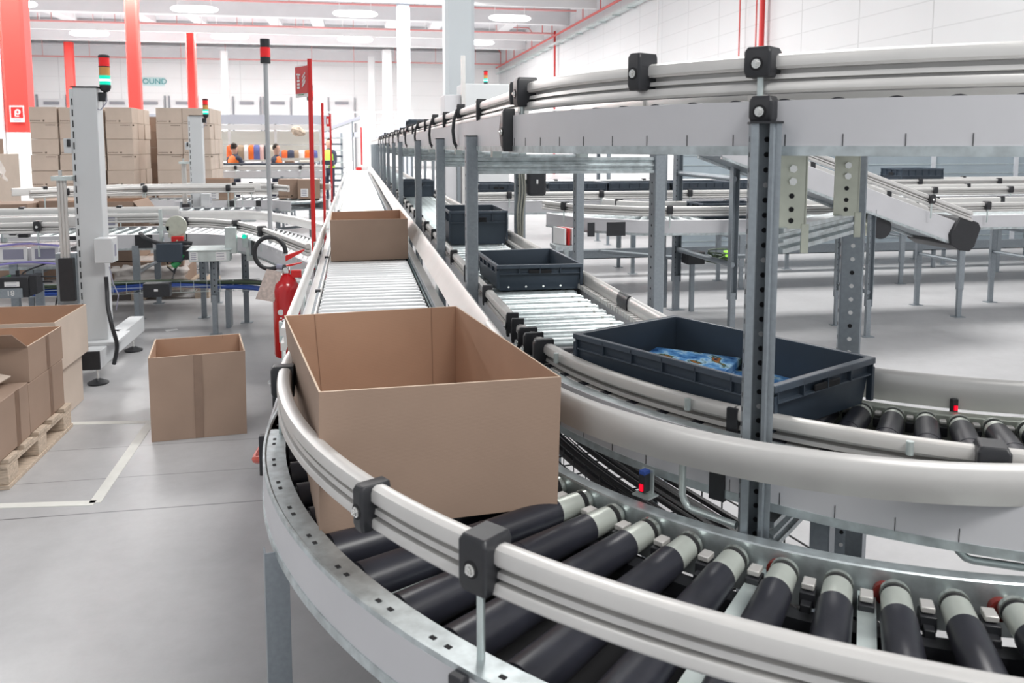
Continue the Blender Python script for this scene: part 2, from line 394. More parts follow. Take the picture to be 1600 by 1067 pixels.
def smooth_prof(R, zt, s):
    # broad rounded aluminium band: bulging smooth face
    P = [(.004, -.086), (-.004, -.060), (-.006, -.035), (-.003, -.014), (.003, -.004), (.011, 0), (.019, -.003), (.022, -.012), (.022, -.03), (.010, -.032), (.010, -.055), (.022, -.057), (.022, -.084)]
    return [(R + s * d, zt + z) for d, z in P]
def rect_prof(r0, r1, z0, z1): return [(r0, z0), (r1, z0), (r1, z1), (r0, z1)]
def clamp(parent, p, nrm, zt, h=.084, w=.05, rod=None, gradient=False, thick=.036, bolt=True, name='rail_clamp', out=.03):
    """black block gripping a guard rail; p = point on the back face of the rail, nrm = outward direction (x, y)"""
    n = Vector((nrm[0], nrm[1], 0)).normalized(); t = Vector((-n.y, n.x, 0))
    M = Matrix((t, n, Vector((0, 0, 1)))).transposed()
    b = MB()
    P = [(-w / 2, -thick), (w / 2, -thick), (w / 2, out - .004), (w / 2 - .004, out), (-w / 2 + .004, out), (-w / 2, out - .004)]
    q = Vector((p[0], p[1], 0))
    rings = []
    for z, sc in ((zt - h, .86), (zt - h + .014, 1), (zt - .004, 1), (zt + .007, .8)):
        rings.append([q + t * (x * (sc if abs(x) > .001 else 1)) + n * (y * (sc if y > 0 else 1)) + Vector((0, 0, z)) for x, y in P])
    b.loft(rings)
    o = b.build(name, BLACK, parent, bevel=.002)
    if bolt:
        c = q + n * (out - .001) + Vector((0, 0, zt - h * .52))
        k = MB().use(DARK).cyl(c, c + n * .0018, .0155, seg=16).use(STEEL).cyl(c, c + n * .004, .0105, seg=14).cyl(c, c + n * .008, .008, .0072, seg=6).cyl(c + n * .008, c + n * .011, .004, seg=10)
        e = k.build('bolt', None, parent); e.parent = o
    if rod is not None:
        a = q + n * .006
        m = MB().cyl((a.x, a.y, zt + .006), (a.x, a.y, rod), .0072, seg=12)
        m.build('support_rod', GALVL, parent)
    return o
def roller_mesh_a(L0, L1, ztop, r0, r1, steel, slv, rim=True):
    """tapered curve roller lying along +x from L0 to L1, level on top; returns (roller bm, sleeve bm)"""
    def P(x): r = r0 + (r1 - r0) * (x - L0) / (L1 - L0); return x, r
    b = MB().use(ROLLEND)
    def ax(x): return Vector((x, 0, ztop - P(x)[1]))
    b.cyl(ax(L0), ax(L0 + .012), r0 * .72, r0 * .9, seg=22); b.cyl(ax(L0 + .012), ax(L0 + .022), r0 * 1.02, seg=22)
    b.use(DARK).cyl(ax(L0 + .022), ax(L0 + .036), r0 * .9, seg=22)
    b.use(ZINCP).cyl(ax(L0 + .036), ax(slv + .002), r0 * .99, r0 + (r1 - r0) * .1, seg=22)
    b.cyl(ax(L0 - .03), ax(L0), .006, seg=8)
    s = MB().use(RUBBER)
    mid = (slv + L1) / 2 - .05
    s.cyl(ax(slv), ax(mid), P(slv)[1] + .002, P(mid)[1] + .0015, seg=26)
    s.cyl(ax(mid), ax(mid + .002), P(mid)[1] + .003, seg=26)
    s.cyl(ax(mid + .002), ax(L1), P(mid)[1] + .002, P(L1)[1] + .0015, seg=26)
    s.use(BLACK).cyl(ax(L1), ax(L1 + .008), r1 * .86, r1 * .7, seg=22).cyl(ax(L1 + .008), ax(L1 + .03), .007, seg=8)
    return b, s
def curved_rollers(par, c, angs, args, group_root):
    first = None
    bm, sm = roller_mesh_a(*args)
    r0 = bm.build('roller', None, None); s0 = sm.build('rubber_sleeve', None, None)
    s0.parent = r0
    for i, a in enumerate(angs):
        M4 = Matrix.Translation(Vector((c[0], c[1], 0)) - par.location) @ Matrix.Rotation(math.radians(a), 4, 'Z')
        if i == 0: r, s = r0, s0; r.parent = par; r.matrix_local = M4
        else:
            r = inst(r0, par, M4); s = inst(s0, r, Matrix.Identity(4))
def straight_rollers(par, x0, x1, z, r, ys, m, cap=100, seg=14, bands=False):
    b = MB().use(m).cyl((x0 + .012, 0, z), (x1 - .012, 0, z), r, seg=seg).cyl((x0, 0, z), (x0 + .012, 0, z), r * .8, seg=seg).cyl((x1 - .012, 0, z), (x1, 0, z), r * .8, seg=seg)
    if bands:
        b.use(ROLLEND)
        b.cyl((x1 - .06, 0, z), (x1 - .05, 0, z), r * 1.03, seg=seg)
    r0 = b.build('roller', None, None)
    for i, y in enumerate(ys[:cap]):
        M4 = Matrix.Translation(Vector((0, y, 0)) - par.location)
        if i == 0: r0.parent = par; r0.matrix_local = M4
        else: inst(r0, par, M4)
    if len(ys) > cap:
        b = MB()
        for y in ys[cap:]: b.cyl((x0, y, z), (x1, y, z), r, seg=8, caps=False)
        o = b.build('far_rollers', m, par); o['kind'] = 'stuff'

# ------------------------------------------------------------------ conveyor A (front, lowest): curve
cA, cAi, cAg = (1.70, 2.5), (1.646, 2.5), (1.458, 2.352)
A = thing('curved_roller_conveyor', 'front curved conveyor with black tapered rollers and pale guard rails under the big open carton', 'conveyor', (1.2, 1.2, 0))
st = arc(cA, 172, 272)
MB().sweep(st, [(1.915, .752), (1.966, .752), (1.9705, .757), (1.9765, .757), (1.9765, .745), (1.918, .745), (1.918, .66), (1.915, .66)]).build('outer_frame_flange', GALV, A)
MB().sweep(st, rect_prof(1.972, 1.977, .652, .745)).build('outer_side_panel', PANEL, A)
MB().sweep(st, [(1.94, .632), (1.98, .632), (1.98, .653), (1.974, .653), (1.974, .638), (1.94, .638)]).build('outer_bottom_lip', GALV, A)
b = MB()
for k in range(22):
    for da in (0, 1.15):
        a = 177.2 + 4.8 * k + da; p = onarc(cA, 1.9475, a, .7524)
        b.box(p, (.009, .013, .0012), math.radians(a))
b.build('slot_row', DARK, A)['kind'] = 'stuff'
sti = arc(cAi, 172, 272)
MB().sweep(sti, [(1.196, .752), (1.227, .752), (1.23, .749), (1.23, .64), (1.225, .64), (1.225, .745), (1.2, .745), (1.2, .66), (1.196, .66)]).build('inner_frame_flange', GALV, A)
curved_rollers(A, cA, [178.7 + 4.62 * k for k in range(20)], (1.278, 1.905, .750, .0285, .043, CHROME, 1.385), A)
# pieces between the rollers
cl = None
for k in range(18):
    a = 185.6 + 4.62 * k + 2.3 - 2.3
    a = 178.7 + 4.62 * k + 2.31
    p = onarc(cA, 1.325, a, 0); R3 = Matrix.Rotation(math.radians(a), 3, 'Z')
    M4 = Matrix.Translation(Vector((p.x, p.y, 0)) - A.location) @ Matrix.Rotation(math.radians(a), 4, 'Z')
    if cl is None:
        cl = MB().use(ALU).box((0, 0, .724), (.034, .024, .012)).use(BLACK).box((.004, 0, .70), (.04, .03, .03)).box((.03, 0, .69), (.03, .02, .02)).build('belt_holder', None, None, bevel=.002)
        cl.parent = A; cl.matrix_local = M4
    else: inst(cl, A, M4)
    if k % 2 == 0:
        q = onarc(cA, 1.285, a + 1.5, .712); q2 = onarc(cA, 1.27, a + 1.5, .712)
        MB().cyl(q, q2, .022, seg=16).build('red_hub', DRED, A)
for k, a in enumerate((190.3, 208.8, 227.3, 236.5, 250.4, 263.0)):
    b = MB().cyl(onarc(cA, 1.26, a, .69), onarc(cA, 1.94, a, .69), .011, seg=8)
    p = onarc(cA, 1.6, a, .70); b.box(p, (.66, .034, .006), math.radians(a))
    b.build('cross_bar', GALVL, A)
MB().sweep(arc(cA, 180, 270, 3), rect_prof(1.26, 1.93, .622, .628)).build('under_roller_sheet', DARK, A)  # added black sheet, painting the shade below the rollers
MB().sweep(arc(cA, 175, 270, 2), rect_prof(1.36, 1.40, .655, .685)).build('drive_chain', BLACK, A)
MB().sweep(arc(cA, 168.5, 276), guard_prof(1.896, .955, 1)).build('outer_guard_rail', ALUW, A)
MB().sweep([(cAg[0], 2.9, -1, 0)] + arc(cAg, 180, 266), smooth_prof(1.011, .98, -1)).build('inner_guard_rail', ALUW, A)
for a, rod, w_, h_ in ((218.6, .70, .062, .09), (209.0, None, .035, .084), (180.5, .68, .05, .084), (168.8, None, .06, .09)):
    p = onarc(cA, 1.926, a)
    clamp(A, (p.x, p.y), (math.cos(math.radians(a)), math.sin(math.radians(a))), .962 if h_ > .085 else .95, h=h_, w=w_, rod=rod)
for a in (180.5, 218.6):
    p = onarc(cA, 1.985, a, .69)
    MB().box(p, (.022, .03, .12), math.radians(a)).build('rod_bracket', BLACK, A, bevel=.003)
# bent rods that carry the inner guard rail
for i, (px, py, ex, ey) in enumerate(((1062, 700, 1150, 832), (1503, 770, 1640, 905))):
    g = at(px, py, z=.90); e = at(ex, ey, z=.735)
    n = (Vector((cAg[0], cAg[1], 0)) - Vector((g.x, g.y, 0))).normalized()
    g = g + n * .016
    lo = Vector((g.x, g.y, .80)); e.z = .735
    dv = (Vector((e.x, e.y, .745)) - Vector((g.x, g.y, .745)))
    pts = [Vector((g.x, g.y, .925)), Vector((g.x, g.y, .81)), Vector((g.x, g.y, .785)), Vector((g.x, g.y, .77)) + dv * .04, Vector((g.x, g.y, .757)) + dv * .12, Vector((g.x, g.y, .754)) + dv * .2, Vector((e.x, e.y, .752))]
    MB().tube(pts, .0085, 10).build('bent_guard_rod', GALVL, A)
    MB().box((g.x, g.y, .92), (.03, .03, .05), math.atan2(n.y, n.x)).build('rod_clamp', BLACK, A, bevel=.003)
# legs
def leg(par, x, y, ztop, w=.045, d=.03, rz=0, name='leg', foot=True, zj=.28):
    b = MB().use(POST)
    c = Vector((x, y, 0)); R = Matrix.Rotation(rz, 3, 'Z')
    def bx(dx, dy, z0, z1, sx, sy): b.box(c + R @ Vector((dx, dy, 0)) + Vector((0, 0, (z0 + z1) / 2)), (sx, sy, z1 - z0), R)
    bx(0, d / 2, zj, ztop, w, .004); bx(-w / 2, 0, zj, ztop, .004, d); bx(w / 2, 0, zj, ztop, .004, d)
    bx(0, 0, .006, zj + .06, w * .82, d * .8)
    if foot: bx(0, 0, 0, .006, w * 1.9, w * 1.5)
    b.use(DARK)
    n = int((ztop - zj) / .05)
    for i in range(n): bx(0, d / 2 - .003, zj + .03 + i * .05, zj + .042 + i * .05, .008, .004)
    return b.build(name, None, par)
p = at(447, 900, Y=1.99)
leg(A, -.205, 1.98, .64, .052, .035, rz=.2 + math.pi)
leg(A, 1.65, .60, .64, .05, .04); leg(A, .60, 1.02, .64, .05, .04)
leg(A, 1.05, 1.62, .64, .05, .04)
q = at(1012, 772, z=.752)                       # photo eye on the inner frame
b = MB().use(GALVL)
n = (Vector((cAi[0], cAi[1], 0)) - Vector((q.x, q.y, 0))).normalized(); t_ = Vector((-n.y, n.x, 0)); ang = math.atan2(n.y, n.x)
b.box(q + Vector((0, 0, .03)), (.004, .034, .07), ang); b.box(q + Vector((0, 0, .002)) - n * .01, (.04, .05, .004), ang)
sb = b.build('sensor_bracket', None, A)
MB().use(BLUE).box(q + Vector((0, 0, .060)) - n * .014, (.022, .016, .010), ang).use(BLACK).box(q + Vector((0, 0, .034)) - n * .014, (.022, .016, .045), ang).build('photo_eye', None, A)
MB().box(q + Vector((0, 0, .024)) - n * .027, (.004, .010, .016), ang).build('sensor_lens', LED, A)

# ------------------------------------------------------------------ conveyor A straight run
A2 = thing('straight_roller_conveyor', 'long straight conveyor of bright rollers running away behind the big open carton', 'conveyor', (.1, 14, 0))
YE = 29.0
def sx(X0, X1, Z0, Z1, y0=2.52, y1=YE): return MB().span(X0, X1, y0, y1, Z0, Z1)
sx(-.277, -.271, .64, .757).build('side_panel', PANEL, A2)
sx(-.271, -.236, .745, .752).build('side_flange', ALUW, A2)
sx(.398, .404, .64, .757).build('side_panel', PANEL, A2)
sx(.404, .45, .745, .752).build('side_flange', ALU, A2)
b = MB()
for i in range(420):
    y = 2.55 + i * .03; b.span(-.236, -.222, y, y + .018, .735, .757)
o = b.build('serrated_strip', POST, A2); o['kind'] = 'stuff'
b = MB()
for i in range(420):
    y = 2.55 + i * .03; b.span(.384, .398, y, y + .018, .735, .757)
o = b.build('serrated_strip', POST, A2); o['kind'] = 'stuff'
MB().span(-.222, -.214, 2.52, YE, .72, .755).build('inner_strip', ALUW, A2)
straight_rollers(A2, -.205, .365, .716, .035, [2.60 + .1 * k for k in range(262)], CHROME)
b = MB()
for k in range(110):
    y = 2.60 + .1 * k
    b.use(DARK).cyl((.366, y, .72), (.372, y, .72), .027, seg=12).use(CHROME).cyl((.373, y, .72), (.379, y, .72), .024, seg=12)
    b.use(mat('dark_green_round_belt', (.05, .12, .13), .5) if k == 0 else bpy.data.materials['dark_green_round_belt']).tube([(.376, y, .748), (.376, y + .05, .744), (.376, y + .1, .748)], .004, 6)
o = b.build('drive_belts', None, A2); o['kind'] = 'stuff'
MB().span(-.2, .37, 2.52, YE, .64, .646).build('under_roller_sheet', DARK, A2)  # dark colour stands in for shade between the rollers
MB().span(-.236, -.222, YE, YE + .03, .64, .76).span(-.222, .4, YE, YE + .03, .70, .765).build('end_plate', WHITE, A2)
MB().sweep([(0, 3.02, -1, 0), (0, YE, -1, 0)], smooth_prof(.254, .955, 1)).build('left_guard_rail', ALUW, A2)
MB().sweep([(0, 2.92, 1, 0), (0, YE, 1, 0)], [(.402, .884), (.412, .884), (.452, .945), (.468, .955), (.470, .972), (.460, .978), (.452, .968), (.440, .945)]).build('right_guard_rail', ALUW, A2)
for i in range(9):
    y = 3.25 + i * 1.35
    b = MB().use(GALVL)
    b.add([(-.283, y - .06, .66), (-.283, y + .06, .66), (-.283, y + .05, .93), (-.283, y - .02, .93), (-.29, y - .06, .66), (-.29, y + .06, .66), (-.29, y + .05, .93), (-.29, y - .02, .93)],
          [(0, 1, 2, 3), (4, 7, 6, 5), (0, 4, 5, 1), (1, 5, 6, 2), (2, 6, 7, 3), (3, 7, 4, 0)])
    b.use(DARK).cyl((-.2905, y + .01, .79), (-.292, y + .01, .79), .012, seg=12)
    b.use(GALVL).span(-.30, -.27, y - .01, y + .02, .85, .93)
    b.build('guard_bracket', None, A2)
    b = MB().use(GALVL)
    y += .25
    b.add([(.456, y - .08, .66), (.456, y + .05, .66), (.456, y + .04, .91), (.456, y - .03, .91), (.462, y - .08, .66), (.462, y + .05, .66), (.462, y + .04, .91), (.462, y - .03, .91)],
          [(0, 1, 2, 3), (4, 7, 6, 5), (0, 4, 5, 1), (1, 5, 6, 2), (2, 6, 7, 3), (3, 7, 4, 0)])
    b.build('guard_bracket', None, A2)
for y in (3.35, 4.9, 6.4, 8.5, 11):
    MB().span(-.245, -.215, y, y + .035, .745, .768).build('sensor_block', BLACK, A2, bevel=.003)
for y in (3.4, 6.0, 9, 12.5, 16, 20, 24, 28):
    leg(A2, -.25, y, .64); leg(A2, .40, y, .64)

# ------------------------------------------------------------------ conveyor B (middle)
cB = (2.05, 2.71)
B = thing('curved_roller_conveyor', 'middle curved conveyor with slotted guard rail carrying the large near tote', 'conveyor', (1.6, 1.9, 0))
st = arc(cB, 180, 273)
stl = arc(cB, 179.5, 217.0) ; st2 = arc(cB, 217.3, 273)
MB().sweep(stl, rect_prof(1.55, 1.555, .80, .93)).build('outer_side_panel', PANEL, B)
MB().sweep(st2, rect_prof(1.55, 1.555, .80, .93)).build('outer_side_panel', PANEL, B)
MB().sweep(arc(cB, 217.0, 218.4), rect_prof(1.545, 1.562, .775, .93)).build('joint_cover', BLACK, B)
MB().sweep(st, [(1.515, .783), (1.557, .783), (1.557, .803), (1.551, .803), (1.551, .789), (1.515, .789)]).build('outer_bottom_lip', GALV, B)
MB().sweep(st, rect_prof(1.515, 1.55, .925, .93)).build('outer_flange', GALV, B)
b = MB()
for k in range(20):
    a = 184 + 4.35 * k; p = onarc(cB, 1.5555, a, .817)
    b.box(p, (.0012, .0016, .028), math.radians(a))
o = b.build('panel_seam_marks', DARK, B); o['kind'] = 'stuff'
MB().sweep(st, [(1.005, .912), (1.037, .912), (1.04, .909), (1.04, .82), (1.035, .82), (1.035, .906), (1.009, .906), (1.009, .84), (1.005, .84)]).build('inner_frame_flange', mat('olive_zinc', (.52, .55, .49), .4, .5, .1, 20), B)
curved_rollers(B, cB, [181.6 + 4.05 * k for k in range(22)], (1.052, 1.50, .925, .0255, .034, CHROME, 1.115), B)
cl = None
for k in range(21):
    a = 181.6 + 4.05 * k + 2.02; p = onarc(cB, 1.068, a, 0)
    M4 = Matrix.Translation(Vector((p.x, p.y, 0)) - B.location) @ Matrix.Rotation(math.radians(a), 4, 'Z')
    if cl is None:
        cl = MB().use(ALU).box((0, 0, .902), (.022, .016, .008)).use(BLACK).box((.003, 0, .88), (.03, .02, .026)).build('belt_holder', None, None, bevel=.002); cl.parent = B; cl.matrix_local = M4
    else: inst(cl, B, M4)
MB().sweep(arc(cB, 180, 270, 3), rect_prof(1.05, 1.5, .80, .806)).build('under_roller_sheet', DARK, B)  # near-black sheet paints the roller gaps of the curve as shaded
MB().sweep(arc(cB, 180, 217.9), guard_prof(1.462, .985, 1)).build('outer_guard_rail', ALU, B)
MB().sweep(arc(cB, 218.1, 275), guard_prof(1.462, .985, 1)).build('outer_guard_rail', ALU, B)
MB().sweep(arc(cB, 217.4, 218.4), rect_prof(1.47, 1.505, .90, .982)).build('rail_end_cap', BLACK, B)
MB().sweep([(cB[0], 3.2, -1, 0)] + arc(cB, 180, 275), smooth_prof(.988, 1.0, -1)).build('inner_guard_rail', ALUW, B)
for a, rod, w_ in ((188.0, None, .026), (238.4, None, .062), (184.2, None, .022), (181.2, None, .022)):
    p = onarc(cB, 1.50, a); clamp(B, (p.x, p.y), (math.cos(math.radians(a)), math.sin(math.radians(a))), .99, h=.085, w=w_, rod=rod, bolt=a < 187)
for a in (193.0, 213.5, 232.6):
    p = onarc(cB, 1.511, a)
    MB().cyl((p.x, p.y, .955), (p.x, p.y, .984), .008, seg=12).build('rod_end', GALVL, B)
p = at(1490, 642, z=.912)
MB().box((p.x, p.y, .925), (.018, .012, .04)).build('photo_eye', BLACK, B, bevel=.002)
MB().box((p.x, p.y - .008, .922), (.009, .004, .012)).build('sensor_lens', LED, B)
p = at(1300, 850, z=.70)
for a in (226, 254):
    for R in (1.08, 1.48):
        q = onarc(cB, R, a); leg(B, q.x, q.y, .79, .055, .04, rz=math.radians(a))
    q = onarc(cB, 1.28, a, .45); MB().box(q, (.4, .03, .04), math.radians(a)).build('leg_brace', POST, B)

B2 = thing('straight_roller_conveyor', 'straight middle conveyor of worn rollers carrying two totes, right of the post row', 'conveyor', (.8, 12, 0))
YB = 30.0
MB().span(.532, .537, 2.75, YB, .80, .93).build('side_panel', PANEL, B2)
MB().span(.537, .575, 2.75, YB, .926, .931).build('side_flange', ALU, B2)
MB().span(1.055, 1.06, 2.75, YB, .80, .935).build('side_panel', PANEL, B2)
b = MB()
for i in range(260):
    y = 2.8 + i * .035; b.span(1.03, 1.055, y, y + .02, .925, .945); b.span(.556, .57, y, y + .02, .931, .94)
o = b.build('serrated_strip', ALUW, B2); o['kind'] = 'stuff'
straight_rollers(B2, .60, 1.02, .891, .0285, [2.84 + .118 * k for k in range(230)], BROLL, bands=True)
MB().span(.54, 1.055, 2.75, YB, .80, .806).build('under_roller_sheet', DARK, B2)  # coloured dark so the gaps between rollers look shaded
MB().sweep([(0, 2.73, -1, 0), (0, YB, -1, 0)], [( -d, z) for d, z in guard_prof(.575, .985, -1)]).build('left_guard_rail', ALU, B2)
MB().sweep([(0, 3.22, 1, 0), (0, YB, 1, 0)], smooth_prof(1.06, 1.0, 1)).build('right_guard_rail', ALU, B2)
y = 2.83
for i in range(26):
    if i < 2: clamp(B2, (.537, 2.80 + .1 * i), (-1, .25), .996, h=.08, w=.02, bolt=i == 1, out=.016, thick=.03)
    else:
        y = 3.5 + (i - 2) * .62
        clamp(B2, (.537, y), (-1, 0), .997, h=.08, w=.018, bolt=False, out=.012, thick=.03)
MB().sweep([(0, 3.14, 1, 0), (0, 3.26, 1, 0)], smooth_prof(1.056, 1.003, 1)).build('rail_joint', BLACK, B2)
for y in (5, 9, 14, 20, 26): leg(B2, .565, y, .80); leg(B2, 1.03, y, .80)

# ------------------------------------------------------------------ conveyor C (overhead)
C = thing('curved_overhead_conveyor', 'curved overhead conveyor with broad grey side panel sweeping across the upper right', 'conveyor', (1.6, 1.9, 1.6))
MB().sweep(arc(cB, 180.5, 220.2), rect_prof(1.55, 1.555, 1.598, 1.697)).build('outer_side_panel', PANEL, C)
MB().sweep(arc(cB, 221.8, 276), rect_prof(1.55, 1.555, 1.598, 1.697)).build('outer_side_panel', PANEL, C)
MB().sweep(arc(cB, 180.5, 276), [(1.5, 1.579), (1.557, 1.579), (1.557, 1.6), (1.551, 1.6), (1.551, 1.585), (1.5, 1.585)]).build('outer_bottom_lip', GALV, C)
MB().sweep(arc(cB, 180, 276), rect_prof(1.515, 1.55, 1.690, 1.695)).build('outer_flange', ALUW, C)
b = MB()
for k in range(20):
    a = 183.5 + 4.35 * k; p = onarc(cB, 1.5555, a, 1.611)
    b.box(p, (.0012, .0016, .028), math.radians(a))
o = b.build('panel_seam_marks', DARK, C); o['kind'] = 'stuff'
MB().sweep(arc(cB, 180, 276), rect_prof(.985, .99, 1.60, 1.70)).build('inner_side_panel', PANEL, C)
curved_rollers(C, cB, [182.6 + 4.35 * k for k in range(20)], (1.03, 1.50, 1.702, .0255, .034, CHROME, 1.06), C)
MB().sweep(arc(cB, 180, 276), guard_prof(1.477, 1.802, 1)).build('outer_guard_rail', ALUW, C)
MB().sweep([(cB[0], 3.2, -1, 0)] + arc(cB, 180, 276), smooth_prof(.975, 1.80, -1)).build('inner_guard_rail', ALUW, C)
for a, w_, zt, h_, rod in ((207.5, .042, 1.822, .085, None), (220.0, .062, 1.81, .06, 1.70), (182.5, .06, 1.81, .085, 1.70)):
    p = onarc(cB, 1.517, a); clamp(C, (p.x, p.y), (math.cos(math.radians(a)), math.sin(math.radians(a))), zt, h=h_, w=w_, rod=rod)
p = onarc(cB, 1.558, 221.0); clamp(C, (p.x, p.y), (math.cos(math.radians(220)), math.sin(math.radians(220))), 1.70, h=.052, w=.052, thick=.01)
p = onarc(cB, 1.558, 182.2); clamp(C, (p.x, p.y), (-1, 0), 1.712, h=.13, w=.03, thick=.01)
p = onarc(cB, .998, 206); MB().box((p.x, p.y, 1.76), (.03, .05, .09), math.radians(206)).build('rail_joint', ALU, C)
C2 = thing('straight_overhead_conveyor', 'straight overhead conveyor with clipped double guard rail running back above the totes', 'conveyor', (.8, 14, 1.6))
YC = 31.0
MB().span(.532, .538, 2.72, YC, 1.60, 1.712).build('side_panel', PANEL, C2)
MB().span(.525, .58, 2.72, YC, 1.579, 1.60).build('bottom_lip', GALV, C2)
MB().span(1.06, 1.066, 2.72, YC, 1.58, 1.712).build('side_panel', PANEL, C2)
straight_rollers(C2, .56, 1.03, 1.685, .026, [2.85 + .115 * k for k in range(60)], BROLL, seg=10)
MB().span(.54, 1.06, 9.8, YC, 1.67, 1.71).build('far_roller_bed', BROLL, C2)
MB().sweep([(0, 2.78, -1, 0), (0, YC, -1, 0)], [(-d, z) for d, z in guard_prof(.578, 1.795, -1)]).build('left_guard_rail', ALUW, C2)
MB().sweep([(0, 3.0, 1, 0), (0, YC, 1, 0)], smooth_prof(1.065, 1.80, 1)).build('right_guard_rail', ALU, C2)
for i in range(24):
    y = 2.86 if i == 0 else 2.95 + i * .72
    clamp(C2, (.54, y), (-1, 0), 1.812 if i % 2 == 0 else 1.80, h=.07 if i % 2 == 0 else .09, w=.026, bolt=False, out=.014, thick=.03)
    if i and i % 2 == 0:
        MB().tube([(.53, y, 1.79), (.512, y, 1.74), (.506, y, 1.68), (.512, y, 1.62), (.53, y, 1.585)], .009, 8).build('bent_guard_rod', BLACK, C2)
b = MB()
P = [(1.553, 1.585), (1.572, 1.60), (1.578, 1.65), (1.572, 1.70), (1.553, 1.715)]
b.sweep([(cB[0], 2.70, -1, 0), (cB[0], 2.76, -1, 0)], P)
b.build('joint_cover', BLACK, C2)

# ------------------------------------------------------------------ portal frames carrying conveyor C
def upright(par, x, y, z1, w=.05, d=.06, rz=0, open_front=False, z0=0.0, hole=.045, front=False):
    """roll-formed rack upright: w across, d deep; open_front shows the C channel"""
    b = MB().use(POST); c = Vector((x, y, 0)); R = Matrix.Rotation(rz, 3, 'Z')
    if open_front:
        h = w / 2
        P = [(-h, -d / 2), (-h * .5, -d / 2), (-h * .42, -d / 2 + .008), (-h * .5, -d / 2 + .01), (-h + .004, -d / 2 + .006), (-h + .004, d / 2 - .004), (h - .004, d / 2 - .004),
             (h - .004, -d / 2 + .006), (h * .55, -d / 2 + .01), (h * .2, -d / 2 + .012), (h * .22, -d / 2 + .004), (h * .45, -d / 2), (h * .62, -d / 2 + .003), (h * .75, -d / 2), (h, -d / 2), (h, d / 2), (-h, d / 2)]
    else:
        h = w / 2
        P = [(-h, -d / 2 + .004), (-h + .004, -d / 2), (h - .004, -d / 2), (h, -d / 2 + .004), (h, d / 2), (h * .3, d / 2), (h * .3, d / 2 - .01), (h - .005, d / 2 - .006), (h - .005, -d / 2 + .006), (-h + .005, -d / 2 + .006), (-h + .005, d / 2 - .006), (-h * .3, d / 2 - .01), (-h * .3, d / 2), (-h, d / 2)]
    P = [(c + R @ Vector((px, py, 0))) for px, py in P]
    b.loft([[p + Vector((0, 0, z0)) for p in P], [p + Vector((0, 0, z1)) for p in P]])
    fc = -d / 2 - .0012 if not open_front else d / 2 - .005
    n = int((z1 - z0) / hole)
    hx = -w * .0 if not open_front else w * .12
    for i in range(n):
        z = z0 + .03 + i * hole
        if z > z1 - .02: break
        if open_front or front:
            b.use((DARK if i % 5 else WHITE) if open_front else (LABELW if i % 4 else DARK))
            q = c + R @ Vector((hx, fc, 0)); q2 = c + R @ Vector((hx, fc + .001, 0))
            if open_front or front: b.cyl((q.x, q.y, z), (q2.x, q2.y, z), .006, seg=10)
    # side perforations
    b.use(DARK)
    for i in range(n):
        z = z0 + .03 + i * hole
        if z > z1 - .02: break
        for s_ in (-1, 1):
            q = c + R @ Vector((s_ * (w / 2 + .0002), 0, 0)); q2 = c + R @ Vector((s_ * (w / 2 + .0008), 0, 0))
            b.cyl((q.x, q.y, z), (q2.x, q2.y, z), .006, seg=8)
    b.use(BLACK).box((x, y, z1 + .002), (w + .006, d + .006, .005), R)
    b.use(POST).box((x, y, .004), (w * 2.2, d * 1.8, .008), R) if z0 == 0 else None
    return b.build('upright', None, par)
def ribbed_beam(par, p0, p1, z0, z1, th=.05):
    p0 = Vector((*p0, 0)); p1 = Vector((*p1, 0)); d = (p1 - p0); L = d.length; d.normalize(); n = Vector((-d.y, d.x, 0))
    h = z1 - z0
    P = [(-th / 2, 0), (th / 2, 0), (th / 2, h), (-th / 2, h), (-th / 2, h * .82), (-th / 2 + .012, h * .74), (-th / 2 + .012, h * .6), (-th / 2, h * .55), (-th / 2, h * .45), (-th / 2 + .012, h * .4), (-th / 2 + .012, h * .26), (-th / 2, h * .18)]
    b = MB().loft([[q + n * a + Vector((0, 0, z0 + z)) for a, z in P] for q in (p0, p1)])
    return b.build('crossbeam', GALV, par)
PF = [3.70, 5.10, 6.95, 9.7, 11.4, 13.4, 15.2, 17.0, 19.0, 21, 23, 25, 27]
ords = ['nearest', 'second', 'third', 'fourth', 'fifth', 'sixth', 'seventh', 'eighth', 'ninth', 'tenth', 'eleventh', 'twelfth', 'thirteenth']
for i, y in enumerate(PF):
    t = thing('support_frame', f'galvanised two-post frame under the straight overhead conveyor, {ords[i]} from the camera' if i else 'nearest two-post frame under the straight overhead conveyor, its ribbed crossbeam over the totes', 'support frame', (.5, y, 0), 'post frames between the conveyors')
    upright(t, .508, y, 1.642, .052, .06, hole=.06)
    upright(t, 1.385, y, 1.56, .052, .075, hole=.05, rz=0.02)
    ribbed_beam(t, (.53, y), (1.36, y), 1.475, 1.548)
    MB().span(.60, .64, y - .03, y + .03, 1.548, 1.58).span(1.0, 1.04, y - .03, y + .03, 1.548, 1.58).build('saddle', GALVL, t)
t = thing('support_frame', 'big perforated frame under the overhead curve, its open channel post in the foreground', 'support frame', (.865, 1.645, 0))
rz_ = math.radians(222) + math.pi / 2
P1 = Vector((.860, 1.658, 0))
upright(t, P1.x, P1.y, 1.647, .062, .066, rz=math.radians(-22), open_front=True, hole=.033)
far = at(1331, 400, Y=2.12)
F2 = Vector((far.x, far.y, 0))
upright(t, F2.x, F2.y, 1.575, .060, .05, rz=math.radians(-28), hole=.038, front=True)
b0 = P1 + (F2 - P1) * .09; b1 = P1 + (F2 - P1) * .93
ribbed_beam(t, (b0.x, b0.y), (b1.x, b1.y), 1.362, 1.42, .05)
ribbed_beam(t, (b0.x, b0.y), (b1.x, b1.y), .675, .745, .05)
an = math.atan2((F2 - P1).y, (F2 - P1).x)
